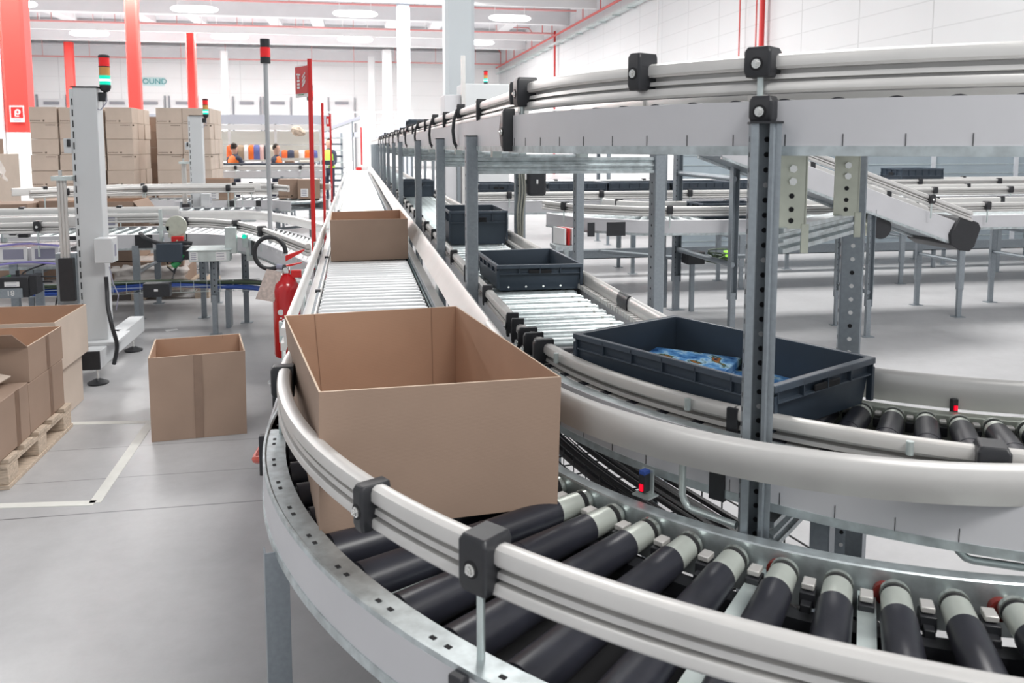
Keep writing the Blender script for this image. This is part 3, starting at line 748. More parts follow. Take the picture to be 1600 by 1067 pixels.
n_ = Vector((math.sin(an), -math.cos(an), 0))
for f, zb in ((.13, 1.39), (.73, 1.40)):
    q = P1 + (F2 - P1) * f + n_ * .03
    b = MB().use(mat('yellowish_zinc_bracket', (.58, .60, .51), .35, .6, .08, 20) if f < .5 else bpy.data.materials['yellowish_zinc_bracket'])
    ax_ = Matrix.Rotation(math.radians(-14), 3, 'Z')
    w_ = .062
    b.box(q + Vector((0, 0, 1.50)), (w_, .005, .165), ax_); b.box(q + ax_ @ Vector((w_ / 2, .02, 0)) + Vector((0, 0, 1.50)), (.005, .045, .165), ax_)
    b.box(q + ax_ @ Vector((w_ / 2, -.002, 0)) + Vector((0, 0, 1.395)), (.016, .006, .065), ax_)
    for zz in (1.55, 1.522): b.use(STEEL).cyl(q + ax_ @ Vector((0, -.003, 0)) + Vector((0, 0, zz)), q + ax_ @ Vector((0, -.011, 0)) + Vector((0, 0, zz)), .009, seg=6)
    for zz in (1.49, 1.46, 1.435): b.use(DARK).cyl(q + ax_ @ Vector((0, -.0028, 0)) + Vector((0, 0, zz)), q + ax_ @ Vector((0, -.0034, 0)) + Vector((0, 0, zz)), .006, seg=10)
    b.build('hanger_bracket', None, t)
q = P1 + (F2 - P1) * .55
b = MB().use(bpy.data.materials['yellowish_zinc_bracket']); ax_ = Matrix.Rotation(math.radians(-14), 3, 'Z')
q = at(1300, 850, Y=1.98); b.box((q.x, q.y, .72), (.08, .006, .14), ax_); b.box(Vector((q.x, q.y, .72)) + ax_ @ Vector((.04, .02, 0)), (.006, .04, .14), ax_)
b.build('hanger_bracket', None, t)
# ------------------------------------------------------------------ cartons
def carton(name, label, rim, base, th=.006, cat='carton', group=None, mo=None, mi=None, creases=(), tape=None, flaps=()):
    """open carton: rim and base are four corners (x, y, z), near-left, near-right, far-right, far-left"""
    mo = mo or CARD; mi = mi or CARDI
    rim = [Vector(p) for p in rim]; base = [Vector(p) for p in base]
    c = sum(base, Vector()) / 4
    t = thing(name, label, cat, c, group)
    cr = sum(rim, Vector()) / 4
    def ins(p, cen): d = Vector((cen.x - p.x, cen.y - p.y, 0)); return p + d.normalized() * th * 1.4
    ri = [ins(p, cr) for p in rim]; bi = [ins(p, c) + Vector((0, 0, th)) for p in base]
    b = MB().use(mo)
    for i in range(4):
        j = (i + 1) % 4
        b.add([base[i], base[j], rim[j], rim[i]], [(0, 1, 2), (0, 2, 3)])
    b.add(base, [(3, 2, 1, 0)])
    b.use(mi)
    for i in range(4):
        j = (i + 1) % 4
        b.add([bi[i], bi[j], ri[j], ri[i]], [(2, 1, 0), (3, 2, 0)])
    b.add(bi, [(0, 1, 2, 3)])
    b.use(CARDE)
    for i in range(4):
        j = (i + 1) % 4
        b.add([rim[i], rim[j], ri[j], ri[i]], [(0, 1, 2, 3)])
    me_o = b.build('carton_wall', None, t, ang=20)
    for (side, f) in creases:                      # scored lines on the inner face of a side
        i, j = side, (side + 1) % 4
        top = ri[i].lerp(ri[j], f); bot = bi[i].lerp(bi[j], f)
        inn = (cr - top); inn.z = 0; inn.normalize()
        d = (ri[j] - ri[i]).normalized() * .0012
        k = MB().add([top - d + inn * .0012, top + d + inn * .0012, bot + d + inn * .0012, bot - d + inn * .0012], [(0, 1, 2, 3)])
        k.build('crease', PRINT if False else mat_crease, t)
    if tape:
        for (side, f, wd, t0, t1) in tape:
            i, j = side, (side + 1) % 4
            u = (base[j] - base[i]).normalized(); out = Vector((u.y, -u.x, 0)) * .0012
            if out.dot(c - base[i]) > 0: out = -out
            a0 = base[i].lerp(base[j], f); a1 = rim[i].lerp(rim[j], f)
            p0 = a0.lerp(a1, t0); p1 = a0.lerp(a1, t1)
            MB().add([p0 - u * wd / 2 + out, p0 + u * wd / 2 + out, p1 + u * wd / 2 + out, p1 - u * wd / 2 + out], [(0, 1, 2, 3)]).build('tape', TAPE, t)
    for (side, ang_, ln) in flaps:
        i, j = side, (side + 1) % 4
        u = (rim[j] - rim[i]).normalized(); out = Vector((u.y, -u.x, 0))
        if out.dot(cr - rim[i]) > 0: out = -out
        v = out * math.cos(math.radians(ang_)) * ln + Vector((0, 0, math.sin(math.radians(ang_)) * ln))
        q = [rim[i], rim[j], rim[j] + v - u * .02, rim[i] + v + u * .02]
        nn = u.cross(v).normalized() * .004
        MB().use(mo).add([*q, *[x + nn for x in q]], [(0, 1, 2, 3), (7, 6, 5, 4), (0, 4, 5, 1), (1, 5, 6, 2), (2, 6, 7, 3), (3, 7, 4, 0)]).build('flap', None, t)
    return t
mat_crease = mat('dark_crease', (.30, .18, .12), .9)
def Z(p, z): return Vector((p[0], p[1], z))
z1 = 1.056
R1 = [at(498, 613, z=z1), at(877, 589, z=z1), at(713, 478, z=z1), at(444, 493, z=z1)]
B1 = [at(499, 835, z=.743), at(871, 790, z=.743), Z(R1[2], .743), Z(R1[3], .743)]
B1[3].x = -.212
carton('cardboard_carton', 'big open brown carton on the front curve, filling the middle of the view', R1, B1, mi=CARDI, creases=((2, .15), (2, .84), (3, .96)))
z1 = 1.058
R2 = [at(515.5, 344, z=z1), at(637, 341.5, z=z1), Vector((at(637, 341.5, z=z1).x - .01, at(616, 328, z=z1).y, z1)), Vector((at(515.5, 344, z=z1).x - .012, at(509, 331, z=z1).y, z1))]
B2_ = [Z(p, .753) for p in R2]
carton('cardboard_carton', 'smaller open brown carton further up the straight bright rollers', R2, B2_, mi=CARDI)
zf = .42
Rf = [at(231, 560, z=zf), at(383, 548, z=zf), at(375, 521, z=zf), at(242, 530, z=zf)]
Bf = [at(237, 691, z=0.001), at(386, 677, z=0.001), Z(at(378, 527, z=zf), .001), Z(at(240, 531, z=zf), .001)]
carton('cardboard_carton', 'worn open carton standing alone on the floor, brown tape down its front', Rf, Bf, th=.008, tape=((0, .5, .045, 0, 1),), creases=((2, .2),))
# ------------------------------------------------------------------ pallet and its cartons
PX, PY0, PY1 = -1.62, 4.12, 5.02
t = thing('wooden_pallet', 'rough wooden pallet on the floor under the open cartons at the left edge', 'pallet', (-2.2, 4.5, 0))
for i in range(7):
    x = PX - .05 - i * .185
    if i in (0, 3, 6): MB().span(x - .05, x + .05, PY0, PY1, .0, .02).build('bottom_board', WOOD, t, bevel=.002)
for i in range(5):
    y = PY0 + .07 + i * (PY1 - PY0 - .14) / 4
    MB().span(PX - 1.2, PX, y - .06, y + .06, .122, .144).build('top_board', WOOD, t, bevel=.002)
for y in (PY0 + .07, (PY0 + PY1) / 2, PY1 - .07):
    for x in (PX - .055, PX - .6, PX - 1.14): MB().span(x - .05, x + .05, y - .06, y + .06, .02, .1).build('block', WOOD, t, bevel=.003)
for x in (PX - .055, PX - .6, PX - 1.14): MB().span(x - .05, x + .05, PY0, PY1, .1, .122).build('stringer', WOOD, t, bevel=.002)
def axbox(x0, x1, y0, y1, z0, zt): return [Vector((x0, y0, zt)), Vector((x1, y0, zt)), Vector((x1, y1, zt)), Vector((x0, y1, zt))], [Vector((x0, y0, z0)), Vector((x1, y0, z0)), Vector((x1, y1, z0)), Vector((x0, y1, z0))]
def closed(name, label, x0, x1, y0, y1, z0, zt, mo=None, group=None, marks=True, cat='carton', seed=0, tape=None, rz=0):
    c = Vector(((x0 + x1) / 2, (y0 + y1) / 2, z0)); hx, hy = (x1 - x0) / 2, (y1 - y0) / 2
    t = thing(name, label, cat, c, group, rz)
    b = MB().use(mo or CARD).box((c.x, c.y, (z0 + zt) / 2), (2 * hx, 2 * hy, zt - z0))
    b.build('carton_wall', None, t, bevel=.004)
    if marks:
        rr = random.Random(seed)
        if seed % 2:
            zz = zt - (zt - z0) * .13; xx = c.x + hx * .55
        else:
            zz = z0 + (zt - z0) * .13; xx = c.x - hx * .5
        m = MB()
        for k in range(6): m.box((xx + (k - 3) * .026, y0 - .0008, zz), (.017, .0012, .012))
        m.box((xx + .115, y0 - .0008, zz), (.026, .0012, .026))
        m.build('printed_mark', PRINT, t)['kind'] = 'stuff'
    if tape:
        for (f, w_) in tape: MB().span(x1, x1 + .0012, y0 + (y1 - y0) * f - w_ / 2, y0 + (y1 - y0) * f + w_ / 2, z0, zt).build('tape', TAPE, t)
    return t
closed('cardboard_carton', 'lower near carton on the pallet with a tape strip down its side', -2.3, -1.64, 3.96, 4.46, .146, .42, marks=False, tape=((.72, .05),))
closed('cardboard_carton', 'lower middle carton on the pallet beneath the flapped open carton', -2.3, -1.645, 4.475, 4.98, .146, .405, marks=False, tape=((.62, .045),))
r, b_ = axbox(-2.35, -1.645, 4.50, 4.99, .408, .592)
carton('cardboard_carton', 'open carton on the pallet with a raised torn front flap and taped side', r, b_, flaps=((0, 35, .16),), tape=((1, .55, .045, 0, 1),))
r, b_ = axbox(-2.6, -1.70, 5.06, 5.62, .30, .60)
carton('cardboard_carton', 'wide open carton behind the pallet, its rim level with the machine foot', r, b_, mo=CARDL)
closed('cardboard_carton', 'pale closed carton on the floor carrying the wide open carton behind the pallet', -2.5, -1.72, 5.09, 5.55, .001, .298, mo=CARDL, marks=False)
o = MB().add([at(-20, 640, Y=4.02), at(20, 588, Y=4.3), at(6, 590, Y=4.36), at(-40, 640, Y=4.1)], [(0, 1, 2, 3)])
V = [Vector((-1.78, 4.15, .422)), Vector((-1.70, 4.42, .46)), Vector((-1.95, 4.46, .51)), Vector((-2.05, 4.15, .47))]
o = MB().add(V + [v + Vector((.002, -.002, .006)) for v in V], [(3, 2, 1, 0), (4, 5, 6, 7), (0, 1, 5, 4), (1, 2, 6, 5), (2, 3, 7, 6), (3, 0, 4, 7)]).build('cardboard_sheet', CARDL, None)
tag(o, 'loose pale cardboard sheet lying on the nearest pallet carton at the left edge', 'cardboard sheet')
# ------------------------------------------------------------------ floor tape and scraps
TAPEF = mat('cream_floor_tape', (.72, .72, .68), .5, 0, .06, 12)
def floor_tape(a, b, w_, label):
    a, b = Vector((*a, 0)), Vector((*b, 0)); d = (b - a).normalized(); n = Vector((-d.y, d.x, 0)) * w_ / 2; z = Vector((0, 0, .0012 + .0006 * (len(label) % 3)))
    o = MB().loft([[p - n, p + n, p + n + z, p - n + z] for p in (a, b)]).build('floor_marking', TAPEF, None)
    return tag(o, label, 'floor marking')
f1, f2, f3, f4 = at(90, 662, z=0), at(236, 659, z=0), at(148, 786, z=0), at(-10, 791, z=0)
floor_tape((f1.x, f1.y), (f2.x, f2.y), .05, 'cream tape line on the floor from the pallet to the lone carton')
floor_tape((f2.x, f2.y), (f3.x, f3.y), .05, 'cream tape line running towards the camera beside the lone carton')
floor_tape((f3.x, f3.y), (f4.x, f4.y), .05, 'nearest cream tape line crossing the floor at the left edge')
f5, f6 = at(1180, 409, z=0), at(1600, 424, z=0)
for k, (a, b, cc, d_) in enumerate(((268, 516, 282, 519),)):
    p = at(a, b, z=0)
    tag(MB().box((p.x, p.y, .003), (.1, .06, .003), .4).build('paper_scrap', LABELW, None), 'small white paper scrap on the floor behind the lone carton', 'paper scrap')
# ------------------------------------------------------------------ totes
def tote(label, corners, z0, zt, group='slate grey totes', ribs=True, taper=.012, nx=5, bolts=True):
    """corners of the rim: near-left, near-right, far-right, far-left (x, y)"""
    P = [Vector((p[0], p[1], 0)) for p in corners]; c = sum(P, Vector()) / 4
    t = thing('plastic_tote', label, 'tote', (c.x, c.y, z0), group)
    def ring(off, z): return [p + (c - p).normalized() * off * 1.41 + Vector((0, 0, z)) for p in P]
    h = zt - z0
    b = MB().use(TOTE)
    b.loft([ring(taper + .010, z0), ring(taper + .008, z0 + h * .10), ring(.012, zt - .03), ring(.012, zt - .004)], caps=False)
    b.add(ring(taper + .010, z0), [(3, 2, 1, 0)])
    b.loft([ring(taper + .016, z0 + .008), ring(.017, zt - .004)], caps=False)
    b.add(ring(taper + .016, z0 + .008), [(0, 1, 2, 3)])
    b.build('tote_body', None, t)
    r_ = MB().loft([ring(.0, zt - .016), ring(.0, zt), ring(.017, zt), ring(.017, zt - .016), ring(.0, zt - .016)], caps=False)
    r_.build('rim', TOTEL, t, bevel=.002)
    s = MB().use(TOTEL)
    s.loft([ring(.003, zt - h * .36), ring(.003, zt - h * .33), ring(.013, zt - h * .33)], caps=False)
    s.use(TOTE)
    for i in range(4):
        a, d = ring(.0, 0)[i], ring(.0, 0)[(i + 1) % 4]; u = d - a; L = u.length; u.normalize(); n = Vector((u.y, -u.x, 0))
        if n.dot(c - a) > 0: n = -n
        k = max(3, int(L / .1))
        for j in range(k + 1):
            q = a + u * (L * (j + .12) / (k + .24)) - n * .006 + Vector((0, 0, zt - h * .19))
            s.box(q, (.004, .012, h * .3), Matrix.Rotation(math.atan2(u.y, u.x), 3, 'Z'))
        for f in (.015, .985):
            q = a + u * L * f - n * .008 + Vector((0, 0, zt - h * .55)); s.box(q, (.012, .012, h * .7), Matrix.Rotation(math.atan2(u.y, u.x), 3, 'Z'))
    s.build('reinforcing_ribs', None, t)['kind'] = 'stuff'
    for i in (0, 1, 2, 3):
        a, d = P[i], P[(i + 1) % 4]; u = d - a; L = u.length; u.normalize(); n = Vector((u.y, -u.x, 0))
        if n.dot(c - a) > 0: n = -n
        if L < .5:
            q = a.lerp(d, .5) - n * .004 + Vector((0, 0, zt - h * .27))
            MB().use(DARK).box(q, (.11, .006, h * .14), Matrix.Rotation(math.atan2(u.y, u.x), 3, 'Z')).build('handle_slot', None, t, bevel=.003)
    return t, c
c4 = [at(1212, 604, z=1.05), at(1369, 558, z=1.05), at(1053, 492, z=1.05), at(895, 520, z=1.05)]
tA, cA_ = tote('large shallow slate tote on the middle curve holding glossy printed packs', c4, .922, 1.05)
x0, x1 = .635, 1.05
tB, _ = tote('shallow empty slate tote on the straight middle conveyor, second from the camera', [(.637, 3.79), (1.05, 3.775), (1.042, 4.40), (.622, 4.37)], .922, 1.045)
m = MB().use(STEEL)
for k in range(4): m.cyl((.69 + .083 * k, 3.776, .945), (.69 + .083 * k, 3.770, .945), .005, seg=10)
m.build('rivets', None, tB)['kind'] = 'stuff'
tC, _ = tote('taller slate tote behind the second one, partly hidden by the posts', [(.62, 5.66), (1.03, 5.65), (1.03, 6.27), (.62, 6.28)], .922, 1.155)
m = MB().span(.80, .87, 5.64, 5.644, 1.11, 1.113).build('label_slot', TOTEL, tC)
tote('distant slate tote far up the straight middle conveyor', [(.62, 11.2), (1.03, 11.2), (1.03, 11.8), (.62, 11.8)], .922, 1.14)
tote('slate tote riding high on the overhead straight conveyor', [(.60, 9.6), (1.0, 9.6), (1.0, 10.2), (.60, 10.2)], 1.712, 1.90)
# printed packs in the near tote
def pack_mat(seed):
    m = bpy.data.materials.new('glossy_printed_cover'); m.use_nodes = True; nt = m.node_tree; b = nt.nodes['Principled BSDF']; b.inputs['Roughness'].default_value = .12
    tc = nt.nodes.new('ShaderNodeTexCoord'); mp = nt.nodes.new('ShaderNodeMapping'); mp.inputs['Location'].default_value = (seed, seed, 0); mp.inputs['Scale'].default_value = (14, 9, 1)
    nt.links.new(tc.outputs['Object'], mp.inputs[0])
    n = nt.nodes.new('ShaderNodeTexNoise'); n.inputs['Scale'].default_value = 1.3; n.inputs['Detail'].default_value = 6; nt.links.new(mp.outputs[0], n.inputs['Vector'])
    r = nt.nodes.new('ShaderNodeValToRGB'); e = r.color_ramp.elements
    e[0].position = .36; e[0].color = (.02, .10, .32, 1); e[1].position = .5; e[1].color = (.14, .38, .75, 1)
    for pos, col in ((.56, (.45, .70, .90, 1)), (.61, (.05, .12, .06, 1)), (.66, (.45, .15, .03, 1)), (.72, (.02, .03, .06, 1))):
        k = e.new(pos); k.color = col
    nt.links.new(n.outputs['Fac'], r.inputs[0]); nt.links.new(r.outputs[0], b.inputs['Base Color'])
    return m
PK = [pack_mat(0), pack_mat(3.3)]
ax = Matrix.Rotation(math.atan2(c4[2].y - c4[1].y, c4[2].x - c4[1].x), 3, 'Z')
zc = .945
q1 = at(1075, 562, z=.965); q2 = at(1165, 585, z=.958)
for k, (q, lab, h_) in enumerate(((q1, 'blue glossy printed pack lying in the large near tote', .022), (q2, 'darker glossy printed pack beside the blue one in the near tote', .012), (q1, 'lower glossy pack underneath the blue one in the near tote', .014))):
    zz = .931 + (.0145 if k == 0 else 0) + h_ / 2
    qq = Vector((q.x, q.y, zz)) + (Vector((.01, .01, 0)) if k == 2 else Vector())
    tag(MB().box(qq, (.27, .19, h_), Matrix.Rotation(math.radians(22 + k * 4), 3, 'Z') @ ax).build('printed_pack', PK[k % 2], None, org=qq, bevel=.003), lab, 'pack', 'printed packs in the near tote')
# ------------------------------------------------------------------ signal lamps
def signal(par, x, y, z0, s=1.0, segs=('g', 'o', 'r')):
    r = .036 * s
    MB().lathe((x, y, z0), (x, y, z0 + .05 * s), [(0, r * .3), (.25, r * .8), (.6, r), (1, r)], 20).build('lamp_socket', BLACK, par)
    z = z0 + .05 * s
    for sg in segs:
        m_ = dict(g=LAMPG, o=LAMPO, r=LAMPR, k=BLACK)[sg]; hh = .062 * s
        MB().cyl((x, y, z), (x, y, z + hh * .93), r * .95, seg=20).build({'g': 'green_lens', 'o': 'amber_lens', 'r': 'red_lens', 'k': 'lamp_cap'}[sg], m_, par)
        MB().cyl((x, y, z + hh * .93), (x, y, z + hh), r * 1.03, seg=20).build('lens_ring', BLACK if sg != 'g' else LAMPG, par)
        if sg == 'g': MB().cyl((x, y, z + hh * .38), (x, y, z + hh * .62), r * .97, seg=20).build('lit_band', LAMPGC, par)
        z += hh
    MB().lathe((x, y, z), (x, y, z + .014 * s), [(0, r), (.6, r), (1, r * .8)], 20).build('lamp_cap', BLACK, par)
    return z
def label_plate(par, c, w_, h_, lines=4, facing=-1):
    MB().box(c, (w_, .002, h_)).build('paper_label', LABELW, par)
    b = MB()
    for k in range(lines): b.box((c[0] - w_ * .05, c[1] - .0015, c[2] + h_ * (.32 - .64 * k / max(1, lines - 1))), (w_ * .7, .001, h_ * .07))
    b.build('label_print', INK, par)
def smooth_path_(pts, n=6):
    P = [Vector(p) for p in pts]; out = []
    for i in range(len(P) - 1):
        p0 = P[max(i - 1, 0)]; p1 = P[i]; p2 = P[i + 1]; p3 = P[min(i + 2, len(P) - 1)]
        for k in range(n):
            t = k / n
            out.append(.5 * ((2 * p1) + (p2 - p0) * t + (2 * p0 - 5 * p1 + 4 * p2 - p3) * t * t + (3 * p1 - p0 - 3 * p2 + p3) * t ** 3))
    out.append(P[-1]); return out
def tower(cx, cy, label, detail=True, zt=1.99):
    t = thing('measuring_tower', label, 'machine', (cx, cy, 0), 'pale grey towers with signal lamps')
    w_, d_ = .15, .13
    b = MB().use(MACH).span(cx - w_ / 2, cx + w_ / 2, cy - d_ / 2, cy + d_ / 2, .27, zt)
    b.build('column', None, t, bevel=.004)
    MB().span(cx - w_ / 2 - .022, cx - w_ / 2 + .002, cy - d_ / 2 - .003, cy + d_ / 2 - .03, .30, zt - .01).build('side_channel', MACH, t, bevel=.003)
    b = MB()
    for k in range(22): b.box((cx - w_ / 2 - .004, cy - d_ / 2 - .004, .36 + k * .073), (.007, .003, .045))
    b.build('slot_row', DARK, t)['kind'] = 'stuff'
    MB().span(cx - w_ / 2 - .01, cx + w_ / 2 + .01, cy - d_ / 2 - .01, cy + d_ / 2 + .01, zt, zt + .006).build('top_cap', BLACK, t)
    MB().span(cx - .13, cx + .15, cy - .16, cy + .2, .25, .272).build('base_plate', MACH, t, bevel=.003)
    MB().span(cx - .02, cx + .09, cy - .32, cy + .85, .13, .25).build('foot_beam', MACH, t, bevel=.004)
    MB().span(cx - .35, cx + .05, cy + .25, cy + .36, .13, .25).build('foot_beam', MACH, t, bevel=.004)
    MB().span(cx - .021, cx + .091, cy - .332, cy - .318, .128, .252).build('end_cap', BLACK, t, bevel=.003)
    for (fx, fy) in ((cx + .035, cy - .2), (cx + .035, cy + .72), (cx - .3, cy + .3)):
        MB().use(STEEL).cyl((fx, fy, .02), (fx, fy, .14), .009, seg=10).use(BLACK).lathe((fx, fy, .0), (fx, fy, .035), [(0, .066), (.3, .068), (.6, .045), (1, .016)], 24).build('levelling_foot', None, t)
    MB().span(cx + w_ / 2, cx + w_ / 2 + .05, cy - .03, cy + .0, zt - .09, zt - .03).build('lamp_bracket', BLACK, t, bevel=.003)
    signal(t, cx + w_ / 2 + .045, cy - .02, zt + -.03)
    MB().tube([(cx + w_ / 2 + .045, cy - .02, zt - .02), (cx + w_ / 2 + .05, cy - .03, zt - .1), (cx + w_ / 2 + .02, cy - .06, zt - .15), (cx + w_ / 2 - .01, cy - .05, zt - .14)], .004, 6).build('lamp_cable', INK, t)
    bx = MB().span(cx + .05, cx + .165, cy - .2, cy - .07, .82, .985).build('control_box', MACH, t, bevel=.004)
    e = MB().use(MACH).span(cx + .1655, cx + .167, cy - .19, cy - .08, .84, .96).use(INK).span(cx + .167, cx + .168, cy - .16, cy - .12, .86, .94).build('box_label', None, t); e.parent = bx
    cb = [(cx + .10, cy - .14, .72), (cx + .105, cy - .15, .62), (cx + .12, cy - .2, .52), (cx + .15, cy - .24, .40), (cx + .17, cy - .22, .26), (cx + .14, cy - .2, .13)]
    MB().tube(smooth_path_(cb), .0135, 10).build('corrugated_cable', BLACK, t)
    MB().tube([(cx + .13, cy - .16, .79), (cx + .15, cy - .17, .68), (cx + .19, cy - .2, .6), (cx + .17, cy - .2, .5)], .004, 6).build('thin_cable', INK, t)
    # linear axis and motor housing on the left
    b = MB().use(ALU)
    for dx in (-.05, -.03, -.01): b.cyl((cx - w_ / 2 - .055 + dx, cy - .1, .85), (cx - w_ / 2 - .055 + dx, cy - .1, 1.38), .011, seg=10)
    b.build('guide_rods', None, t)['kind'] = 'stuff'
    MB().use(GALVL).span(cx - w_ / 2 - .14, cx - w_ / 2 - .01, cy - .13, cy - .07, 1.37, 1.40).use(STEEL).cyl((cx - w_ / 2 - .09, cy - .1, 1.40), (cx - w_ / 2 - .09, cy - .1, 1.44), .012, seg=8).build('rod_head', None, t)
    b = MB().use(POST).span(cx - w_ / 2 - .15, cx - w_ / 2 - .02, cy - .1, cy - .02, .53, .88).use(BLACK).span(cx - w_ / 2 - .12, cx - w_ / 2 - .025, cy - .14, cy - .1, .56, .85)
    b.build('motor_housing', None, t, bevel=.004)
    MB().use(MACH).box((cx - w_ / 2 - .04, cy - .06, 1.6), (.05, .05, .1)).use(BLACK).box((cx - w_ / 2 - .03, cy - .09, 1.62), (.02, .02, .05)).build('side_sensor', None, t, bevel=.004)
    return t
tower(-1.775, 6.12, 'tall pale grey machine tower with lit signal lamp at the left, nearest to the camera')
tower(-2.03, 11.5, 'second pale grey signal tower, in front of the right end of the carton wall')
def lamp_pole(x, y, z0, label, zt=2.45):
    t = thing('signal_pole', label, 'signal lamp', (x, y, z0), 'grey poles with a red lamp')
    MB().cyl((x, y, z0), (x, y, zt), .019, seg=14).build('pole', mat_pole, t)
    MB().cyl((x, y, zt), (x, y, zt + .05), .042, seg=18).build('lamp_socket', BLACK, t)
    MB().cyl((x, y, zt + .05), (x, y, zt + .13), .042, seg=18).build('red_lens', LAMPR, t)
    MB().cyl((x, y, zt + .13), (x, y, zt + .20), .040, seg=18).build('lamp_cap', BLACK, t)
mat_pole = mat('grey_pole_paint', (.45, .47, .49), .4, .3)
p = at(423, 370, Y=7.35); lamp_pole(p.x, 7.33, .60, 'tall grey pole with a red signal lamp on the left joining conveyor', zt=at(423, 99, Y=7.33).z)
p = at(488, 300, Y=11.5); lamp_pole(p.x, 11.5, .0, 'grey pole and red lamp just behind the red extinguisher sign', zt=at(488, 157, Y=11.5).z)
# ------------------------------------------------------------------ fire extinguisher, red poles
ex, ey = -.405, 5.2
p = at(447, 430, Y=ey); ex = p.x
t = thing('fire_extinguisher', 'red fire extinguisher with black hose hanging left of the straight conveyor', 'fire extinguisher', (ex, ey, .30))
MB().lathe((ex, ey, .30), (ex, ey, .84), [(0, .05), (.03, .078), (.06, .082), (.78, .082), (.86, .074), (.93, .045), (.97, .022), (1, .022)], 32).build('cylinder', mat('extinguisher_red', (.55, .008, .012), .22, coat=.6), t)
b = MB().use(STEEL).cyl((ex, ey, .83), (ex, ey, .87), .024, seg=14).cyl((ex, ey - .02, .855), (ex, ey - .045, .855), .014, seg=12)
b.build('valve', None, t)
V = [(0, .0), (.11, .05), (.115, .062), (.0, .03)]
for nm, z_, s_, m_ in (('squeeze_lever', .90, 1, REDP), ('carry_handle', .862, .85, DRED)):
    vs = [Vector((ex + a * s_, ey + sy, z_ + q * (1.2 if s_ == 1 else .5))) for sy in (-.012, .012) for a, q in V]
    MB().add(vs, [(0, 1, 2, 3), (7, 6, 5, 4), (0, 4, 5, 1), (1, 5, 6, 2), (2, 6, 7, 3), (3, 7, 4, 0)]).build(nm, REDP, t)
MB().span(ex + .03, ex + .1, ey - .02, ey + .02, .80, .845).build('gauge_guard', REDP, t, bevel=.004)
hp = []
for k in range(22):
    a = math.radians(-62 - 300 * k / 21)
    hp.append((ex - .088 + .092 * math.cos(a), ey - .01 - .02 * k / 21, .955 + .098 * math.sin(a)))
MB().tube([(ex, ey - .02, .87), (ex - .02, ey - .03, .868)] + hp, .0135, 10).build('hose', BLACK, t)
MB().cyl((ex - .015, ey - .03, .868), (ex - .05, ey - .02, .872), .017, seg=12).build('hose_fitting', INK, t)
b = MB().use(LABELW).cyl((ex - .03, ey - .077, .60), (ex - .03, ey - .080, .60), .018, seg=20)
for k in range(6): b.box((ex - .03 + .004 * (k % 2), ey - .0795, .565 - .022 * k), (.012, .002, .008))
b.build('instruction_print', None, t)
MB().box((ex + .03, ey - .078, .58), (.03, .004, .09)).build('instruction_label', mat('ochre_label', (.5, .25, .12), .5), t)
PAPER = mat('speckled_tag_paper', (.55, .46, .42), .8, 0, .2, 60)
tg = MB().add([(ex - .11, ey - .03, .86), (ex - .02, ey - .04, .84), (ex - .07, ey - .05, .66), (ex - .18, ey - .04, .68), (ex - .11, ey - .028, .86), (ex - .02, ey - .038, .84), (ex - .07, ey - .048, .66), (ex - .18, ey - .038, .68)],
    [(0, 1, 2, 3), (7, 6, 5, 4), (0, 4, 5, 1), (1, 5, 6, 2), (2, 6, 7, 3), (3, 7, 4, 0)]).build('inspection_tag', PAPER, t)
MB().use(GALVL).span(ex + .05, -.28, ey - .02, ey + .02, .75, .78).build('hanging_bracket', None, t)
def red_pole(px, Y, ytop, r, label, sign=False, zb=0.0):
    p = at(px, 300, Y=Y); zt = at(px, ytop, Y=Y).z
    t = thing('red_marker_pole', label, 'pole', (p.x, Y, zb))
    MB().cyl((p.x, Y, zb), (p.x, Y, zt), r, seg=12).build('pole', REDP, t)
    MB().cyl((p.x, Y, zb), (p.x, Y, zb + .02), r * 5, seg=20).build('foot', REDP, t) if zb == 0 else None
    return t, p, zt
t, p, zt = red_pole(488.5, 6.35, 92, .017, 'tall red pole with a red extinguisher sign, left of the straight conveyor')
x, Y = p.x, 6.35
R3 = Matrix.Rotation(math.radians(-62), 3, 'Z')
sw, sh = .23, .235
cs = Vector((x, Y, zt - .155)) + R3 @ Vector((-sw / 2 - .02, 0, 0))
def sbox(b, dx, dz, w_, h_, dy=0, th=.004): b.box(cs + R3 @ Vector((dx, dy, 0)) + Vector((0, 0, dz)), (w_, th, h_), R3)
s1 = MB(); sbox(s1, 0, 0, sw, sh, 0, .006); s1 = s1.build('sign_plate', WHITE, t)
s2 = MB(); sbox(s2, 0, .01, sw * .92, sh * .84, -.005); e = s2.build('sign_field', REDP, t); e.parent = s1
s3 = MB().use(LABELW)
for dz in (-.045, -.02, .005): sbox(s3, -.045, dz, .04, .016, -.009)
sbox(s3, -.045, .03, .02, .02, -.009); sbox(s3, -.035, .05, .045, .012, -.009); sbox(s3, -.06, .055, .03, .010, -.009)
Rz = R3 @ Matrix.Rotation(math.radians(25), 3, 'Y')
for k in range(3):
    for j in range(3): s3.box(cs + R3 @ Vector((.03 + j * .018, -.009, 0)) + Vector((0, 0, -.03 + k * .03 + j * .012)), (.010, .004, .030 - k * .006), Rz)
e = s3.build('sign_symbol', None, t); e.parent = s1
e = MB(); sbox(e, -.02, -.098, .10, .006, -.004); e = e.build('sign_caption', GREEN, t); e.parent = s1
t, p, zt = red_pole(506.5, 10.2, 161, .016, 'slim red pole between the signed pole and the straight conveyor')
t, p, zt = red_pole(518.5, 16.2, 178, .018, 'distant red pole with a tiny red sign near the conveyor end')
MB().box((p.x - .045, 16.18, zt - .14), (.06, .01, .19)).build('sign_plate', REDP, t)
MB().box((p.x - .045, 16.17, zt - .14), (.025, .01, .10)).build('sign_symbol', LABELW, t)
